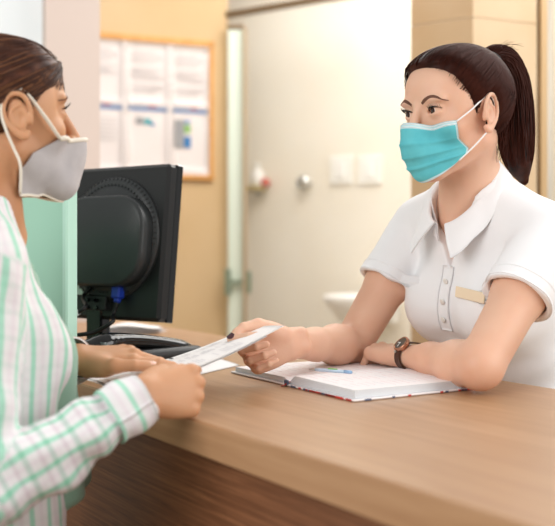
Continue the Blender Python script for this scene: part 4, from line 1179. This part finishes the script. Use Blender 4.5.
Fb = V(math.cos(math.radians(31)), math.sin(math.radians(31)), .09); Fb = nrm(Fb); Xb = nrm(np.cross(Fb, Z)); Zb = np.cross(Xb, Fb); RHb = np.column_stack([Xb, Fb, Zb]); CHb = V(-.404, 1.452, .180)
plB = lambda q: RHb@np.asarray(q)+CHb
nbB = V(-.425, 1.44, .026); ftb = nrm(V(.95, .30, 0)); xb_ = np.cross(ftb, Z); RTb = np.column_stack([xb_, ftb, Z]); tB = lambda q: RTb@np.asarray(q)+nbB
toB = torso_sdf(.150, .74)
torsB = Sdf(); torsB.put(toB, RTb, nbB)
shRb = tB((.155, -.012, -.062)); shLb = tB((-.155, -.012, -.062))
elRb = P(-28, 500, 1.2); wrRb = P(146, 396, 1.305)
elLb = V(-.50, 1.62, -.235); wrLb = P(80, 358.5, 1.50)
RrB = hframe(V(.80, .58, .05), V(.55, -.76, .34), True); RlB = hframe(V(.96, .25, .03), V(-.03, -.28, .94), False)
iR = lambda q: RrB.T@(np.asarray(q)-wrRb)/.88; iL = lambda q: RlB.T@(np.asarray(q)-wrLb)/.90
hRb, tRb = hand_sdf([(58, 52, 25), (70, 62, 30), (79, 64, 32), (86, 66, 35)], thumb=[V(.012, .022, -.012), iR(P(163, 372, 1.365)), iR(P(181, 370, 1.395)), iR(P(197, 370, 1.425))])
hLb, tLb = hand_sdf([(8, 12, 6), (22, 22, 12), (28, 26, 14), (32, 28, 16)], spreads=(-3, -4, -7, -12), thumb=[V(.012, .022, -.010), iL(P(115, 366, 1.452)), iL(P(134, 365.5, 1.455)), iL(P(152, 366, 1.468))])
hsB = head_sdf()
B2 = Sdf(); B2.put(hsB, RHb, CHb)
B2.cone(plB((0, -.018, -.062)), tB((0, -.012, -.01)), .050, .053, .022); B2.cone(tB((0, -.01, 0)), tB((0, -.012, -.06)), .054, .058, .03)
B2.cone(plB((.045, -.02, -.05)), tB((.012, .045, -.02)), .010, .010, .03); B2.cone(plB((-.045, -.02, -.05)), tB((-.012, .045, -.02)), .010, .010, .03)
for o in torsB.ops: B2.ops.append((o[0], (lambda f: (lambda p: f(p)+.010))(o[1]), o[2], o[3], max(o[4], .04)))
HSC = {1: .88, -1: .90}
for s_, sh_, el_, wr_, hs_, Rm2 in ((1, shRb, elRb, wrRb, hRb, RrB), (-1, shLb, elLb, wrLb, hLb, RlB)):
    B2.cone(sh_, el_, .043, .034, .03); fa = nrm(wr_-el_); side = Rm2[:, 1]*.008
    B2.cone(el_, el_+(wr_-el_)*.5, .034, .031, .014)
    B2.cone(el_+(wr_-el_)*.5+side*.5, wr_+side-fa*.012, .027, .0180, .012); B2.cone(el_+(wr_-el_)*.5-side*.5, wr_-side-fa*.012, .027, .0180, .01)
    H = Sdf(); H.put(hs_, Rm2, wr_, HSC[s_]); B2.group(H, .012)
vv, ff = B2.mesh(.0017); mk('body', vv, ff, M_skinB, pb)
M_nailB = mat('natural nail', srgb('#E6B9A4'), .25, coat=.4)
plL = lambda q: RlB@(np.asarray(q)*.90)+wrLb
t_ = tLb[4]; nail(t_[0], t_[1], RlB.T@nrm(V(-.1, -.45, .85)), t_[3], plL, M_nailB, pb, .001)
for t_ in tLb[:2]: nail(t_[0], t_[1], t_[2], t_[3], plL, M_nailB, pb, .001)
eye_objs(pb, plB, V(.05, 1, 0), srgb('#4A2A18'))
face_marks(hsB, pb, plB, M_browA, M_lash)
# hair swept back into a low knot
HLb = [(-.14, -.06), (-.06, -.045), (-.04, -.025), (-.03, .005), (-.01, .018), (.02, .035), (.04, .055), (.055, .070), (.066, .084), (.074, .12), (.082, .3)]
HB = hair_cap(hsB, HLb, .0065, -.070)
PB = V(0, -.098, -.012); HB.ell(PB+V(0, .02, 0), (.03, .03, .03), None, .02)
def waves(p):
    q = (p-CHb*0); return .0016*np.sin(q[..., 2]*190+q[..., 1]*45+2*np.sin(q[..., 0]*30))*np.clip((q[..., 2]-.0)*20, 0, 1)
HB.fn(waves, None, None, 0, 'd')
vv, ff = HB.mesh(.0022, slack=.014); hB = mk('hair', [plB(q) for q in vv], ff, M_hairB, pb)
S = Sdf(); S.ell(PB+V(0, -.030, 0), (.040, .032, .038), None, 0); S.fn(lambda p: .002*np.sin(p[..., 2]*160+p[..., 0]*80), None, None, 0, 'd')
vv, ff = S.mesh(.003); knot = mk('hair_knot', [plB(q) for q in vv], ff, M_hairB, pb)
CUB = Sdf(); CUB.ops = list(HB.ops)+[hsB.ops[0], hsB.ops[1]]
for nme, col_, n_, sd, ofs in (('hair_strands', srgb('#43261A'), 1300, 11, .0007), ('hair_highlights', srgb('#7A4E30'), 150, 12, .0011)):
    Q = cap_strands(HLb, PB, n_, CUB, -.07, sd, off=ofs); Q = Q[np.linalg.norm(np.diff(Q, axis=1), axis=2).max(1) < .035]
    strands(Q@RHb.T+CHb, .0007, nme, mat(nme+' brown', col_, .42, spec=.35), hB)
r = np.random.default_rng(15); out = []
for i in range(70):
    a = r.uniform(-1, 1); p0 = V(r.choice([1, 1, -1])*r.uniform(.03, .062), r.uniform(.0, .04), r.uniform(.03, .07)); p0 = march(hsB, (V(0, 0, .03)+nrm(p0-V(0, 0, .03))*.15)[None], -nrm(p0-V(0, 0, .03))[None], .001)[0]
    out.append(spline([p0, p0+V(.002, -.012, .006+r.uniform(0, .006)), p0+V(.003, -.035, .004+r.normal()*.004)], 8))
tag(strands(np.array(out)@RHb.T+CHb, .0004, 'loose_strands', M_hairB, hB), kind='stuff')
# cloth mask
hull2 = Sdf(); hull2.ops = list(hsB.ops[:3])
for s in (-1, 1): hull2.cone((s*.053, .004, -.055), (s*.018, .066, -.098), .018, .018, .03)
hull2.ell((0, .083, -.064), (.028, .020, .024), None, .02); hull2.cone((0, 0, -.07), (0, -.018, -.15), .052, .050, .02); hull2.cone((0, .094, -.010), (0, .100, -.045), .009, .013, .03); hull2.cone((0, .100, -.045), (0, .086, -.104), .013, .016, .03)
for s in (-1, 1): hull2.ell((s*.045, .058, -.028), (.021, .023, .020), None, .02)
az2 = lambda v: float(np.interp(v, [0, .4, 1], [80, 92, 96]))
G = mask_grid(hull2, az2, lambda u: 7+4*abs(u)-15*max(0, (abs(u)-.6)/.4)**1.0, lambda u: -45-9*math.sin(PI*abs(u))-4*abs(u), 61, 37, .0045, pleat=lambda u, v: .004*math.exp(-(u/.06)**2)*math.sin(PI*v)+.001*math.sin(14*u+6*v))
b = MB(); Gw = G@RHb.T+CHb; b.grid(Gw, 0, .0016); mB = b.build('cloth_mask', M_maskg, pb, True)
b = MB(); b.tube(Gw[11:50, 0], .0036, 8); b.build('mask_piping', M_pipe, mB, True)
b = MB(); b.tube(Gw[:, -1], .0022, 8); b.build('mask_piping', M_pipe, mB, True)
for s, ii in ((1, 60), (-1, 0)):
    ear = V(s*.0765, .006, -.007); e0 = G[49 if s > 0 else 11, 0]; e1 = G[ii, -2]
    pts = [G[44 if s > 0 else 16, 0], e0+V(s*.001, 0, .002), e0*.5++(ear+V(s*.006, .016, .022))*.5+V(s*.005, 0, .0), ear+V(s*.004, .014, .026), ear+V(s*.003, .0, .035), ear+V(-s*.0, -.018, .026), ear+V(s*.001, -.025, .004), ear+V(s*.001, -.020, -.022), ear+V(s*.000, -.012, -.045), ear+V(-s*.002, -.004, -.07), e1+V(0, 0, .0)]
    b = MB(); b.tube([plB(q) for q in spline(pts, 70)], .0034, 8, flat=.6); b.build('ear_loop', M_pipe, mB, True)
# ---- sage top under the open shirt
SG = Sdf()
for o in torsB.ops: SG.ops.append((o[0], (lambda f: (lambda p: f(p)-.010))(o[1]), o[2], o[3]+.015, o[4]))
SG.cone(tB((-.05, .085, -.20)), tB((-.05, .112, -.39)), .045, .050, .05); SG.cone(tB((.05, .075, -.20)), tB((.05, .09, -.39)), .045, .050, .05)
SG.fn(lambda p: -.392+.02*np.sin(p[..., 0]*40)-p[..., 2], None, None, .012, 'i')
def nc2(p):
    q = (p-nbB)@RTb; return np.maximum(np.linalg.norm(q[..., :2]-V(0, .01), axis=-1)-.070-.10*np.clip(q[..., 2]+.01, -.01, .1), -q[..., 2]-.035-.5*np.clip(q[..., 1], -.03, .1))
SG.fn(nc2, tB((0, 0, .04)), .13, .004, 's')
vv, ff = SG.mesh(.004); mk('sage_top', vv, ff, M_sage, pb)
# ---- striped shirt
SB = Sdf()
for o in torsB.ops: SB.ops.append((o[0], (lambda f: (lambda p: f(p)-.015))(o[1]), o[2], o[3]+.02, o[4]))
SB.cone(tB((0, -.008, 0)), tB((0, -.012, -.07)), .068, .074, .03); SB.cone(tB((.07, -.01, -.20)), tB((.07, .0, -.62)), .095, .115, .06); SB.cone(tB((-.07, -.01, -.20)), tB((-.07, .0, -.62)), .095, .115, .06)
arms = []; sleeves = []
for sh_, el_, wr_ in ((shRb, elRb, wrRb), (shLb, elLb, wrLb)):
    fa = nrm(wr_-el_); end = wr_-fa*.002; A_ = Sdf()
    A_.cone(sh_, el_, .062, .050, 0); A_.cone(el_, el_+(end-el_)*.62, .048, .039, .02); A_.cone(el_+(end-el_)*.6, end+fa*.03, .038, .0300, .012)
    def fold(p, sh_=sh_, el_=el_, wr_=wr_, fa=fa):
        t = (p-el_)@fa; L_ = np.linalg.norm(wr_-el_); ua = nrm(sh_-el_); t2 = (p-el_)@ua; r_ = p-el_-t[..., None]*fa
        ang = np.arctan2(r_[..., 2], r_@nrm(np.cross(fa, Z)))
        f = .0044*np.sin(t*105+1.6*np.sin(ang*1.0+1)+1.2*np.sin(t*30))*np.clip(1-np.abs(t/L_-.45)*1.3, .15, 1)
        f += .0032*np.sin(t2*70+2*ang)*np.exp(-((t2-.02)/.12)**2)*(t2 > -.1)
        return f+.0015*ring_noise(p, 5, 40)
    A_.fn(fold, None, None, 0, 'd')
    A_.fn(lambda p, end=end, fa=fa: (p-end)@fa, None, None, .003, 'i')
    A_.cone(end-fa*.03, end+fa*.05, .0262, .0262, .002, 's')
    SB.group(A_, .025); arms.append((sh_, el_, wr_, fa, end)); sleeves.append(A_)
SB.fn(nc2, tB((0, 0, .04)), .13, .004, 's')
def opening(p):
    q = (p-nbB)@RTb; return np.maximum(np.maximum(np.abs(q[..., 0]+.01)-.072-.02*np.clip(-q[..., 2]*3, 0, 1), .035-q[..., 1]), torsB.eval(p)-.05)
SB.fn(opening, tB((0, .12, -.3)), .40, .012, 's')
def inner(p):
    q = (p-nbB)@RTb; return np.maximum(torsB.eval(p)-.006, q[..., 2]+.42)
SB.fn(inner, tB((0, 0, -.55)), .25, .004, 's')
SB.fn(lambda p: -.70-p[..., 2], None, None, .004, 'i')
def fold2(p):
    q = (p-nbB)@RTb; f = .0055*ring_noise(q*V(1.2, 1, .35), 21, 34)+.003*ring_noise(q*V(1, 1, .6), 22, 62)
    return f
SB.fn(fold2, None, None, 0, 'd')
vv, ff = SB.mesh(.003)
# cloth grain coordinates: x across the stripes, y along, z how strongly the cross bars show
q = (vv-nbB)@RTb; pat = np.zeros_like(vv); ang = np.arctan2(q[:, 1], q[:, 0]); pat[:, 0] = ang*.15+.004*np.sin(q[:, 2]*14); pat[:, 1] = q[:, 2]; pat[:, 2] = .12
dT = torsB.eval(vv)-.015
for sh_, el_, wr_, fa, end in arms:
    def seg(a, b_): 
        ba = b_-a; h = np.clip((vv-a)@ba/(ba@ba), 0, 1); return np.linalg.norm(vv-a-h[:, None]*ba, axis=1), h
    du, hu = seg(sh_, el_); dl, hl = seg(el_, end)
    du -= .062-.012*hu; dl -= .048-.016*hl; dm = np.minimum(du, dl); m = dm < dT-.002
    m &= ~((((vv-sh_)@nrm(el_-sh_)) < .0))
    low = dl < du
    def cyl(a, ax_):
        r_ = vv-a; t = r_@ax_; r_ = r_-t[:, None]*ax_; w = nrm(np.cross(ax_, V(.3, .2, 1))); w2 = np.cross(ax_, w)
        return np.arctan2(r_@w2, r_@w)*.043, t
    cu, tu = cyl(sh_, nrm(el_-sh_)); cl, tl_ = cyl(el_, fa)
    pat[m & ~low] = np.c_[cu, tu, np.full(len(vv), .25)][m & ~low]
    pat[m & low] = np.c_[cl, tl_, np.full(len(vv), .8)][m & low]
    cuff = m & low & (tl_ > np.linalg.norm(end-el_)-.052)
    pat[cuff] = np.c_[tl_*.95+.004, cl, np.full(len(vv), .15)][cuff]
shirtB = mk('striped_shirt', vv, ff, M_shirt, pb, attr={'pat': pat})
for (sh_, el_, wr_, fa, end), A_ in zip(arms, sleeves):
    u = nrm(np.cross(fa, Z)); w = np.cross(fa, u); ang = np.linspace(0, 2*PI, 49); dd = np.array([u*math.cos(a)+w*math.sin(a) for a in ang]); G = []
    for t in np.linspace(-.054, -.001, 7): G.append(march(A_, end+fa*t+dd*.10, -dd, .0042 if t < -.003 else .0030, 40))
    G = np.array(G); b = MB(); b.grid(G, 0, -.003); v = np.concatenate(b.v); t = (v-el_)@fa
    mk('cuff', v, b.f, M_shirt, shirtB, True, attr={'pat': np.c_[t*.95+.010, np.zeros(len(v)), np.full(len(v), .0)]})
# ---- trousers and shoes
SL = Sdf(); SL.ell(tB((0, -.01, -.53)), (.165, .115, .12), RTb, 0); feet = []
for s in (-1, 1):
    hp = tB((s*.085, -.01, -.57)); an = V(hp[0], hp[1], -1.20); SL.path([hp, (hp+an)/2+V(.01, 0, .03), an], [.088, .062, .048], .05); feet.append(an)
vv, ff = SL.mesh(.006); mk('trousers', vv, ff, mat('blue denim', srgb('#46586F'), .85, bump=(300, .3)), pb)
for an in feet:
    S = Sdf(); fd = ftb; S.cone(V(an[0], an[1], -1.25)-fd*.03, V(an[0], an[1], -1.262)+fd*.15, .036, .026, 0); S.cone(V(an[0], an[1], -1.25), V(an[0], an[1], -1.19), .034, .036, .02); S.fn(lambda p: -1.289-p[..., 2], None, None, 0, 'i')
    vv, ff = S.mesh(.005); mk('shoe', vv, ff, M_white, pb)
# ================================================================== light and camera
def area(name, loc, target, size, power, col=(1, 1, 1), sy=None):
    l = bpy.data.lights.new(name, 'AREA'); l.energy = power; l.color = col; l.size = size
    if sy: l.shape = 'RECTANGLE'; l.size_y = sy
    o = bpy.data.objects.new(name, l); COL.objects.link(o); o.location = V(*loc)+V(0, 0, CZ)
    o.rotation_euler = Vector(V(*target)-V(*loc)).to_track_quat('-Z', 'Y').to_euler(); return o
area('added_overhead_light', (.5, 3.75, 1.6), (.3, 4.2, 0), 1.6, 46, (1, .975, .94))  # unseen area light added to brighten the back wall
area('added_overhead_light', (1.3, 2.6, 1.6), (.6, 1.9, -.2), 1.2, 26, (1, .98, .95))  # second unseen area light, added for soft light from above
area('added_side_light', (-1.8, -.6, 1.0), (.3, 1.8, -.1), 2.2, 48, (1, .98, .96))  # area light added behind camera left, standing in for window daylight
area('added_side_light', (2.3, .6, .8), (.2, 1.6, -.2), 1.8, 34, (1, .98, .95))  # unseen light added on the right, where no window is built
w = bpy.data.worlds.new('room_daylight'); scene.world = w; w.use_nodes = True
w.node_tree.nodes['Background'].inputs['Color'].default_value = (1, .98, .955, 1); w.node_tree.nodes['Background'].inputs['Strength'].default_value = .40
cam = bpy.data.cameras.new('camera'); co = bpy.data.objects.new('camera', cam); COL.objects.link(co); scene.camera = co
co.location = (0, 0, CZ); co.rotation_euler = (PI/2, 0, 0)
cam.sensor_width = 36; cam.sensor_fit = 'HORIZONTAL'; cam.lens = 36*F/555; cam.shift_y = -23/555; cam.clip_start = .05
cam.dof.use_dof = True; cam.dof.focus_distance = 1.72; cam.dof.aperture_fstop = 3.4
scene.view_settings.view_transform = 'Standard'; scene.view_settings.look = 'None'; scene.view_settings.gamma = 1
scene.view_settings.exposure = .28; scene.view_settings.use_curve_mapping = False
scene.cycles.use_denoising = True
scene.cycles.max_bounces = 8; scene.cycles.transparent_max_bounces = 8
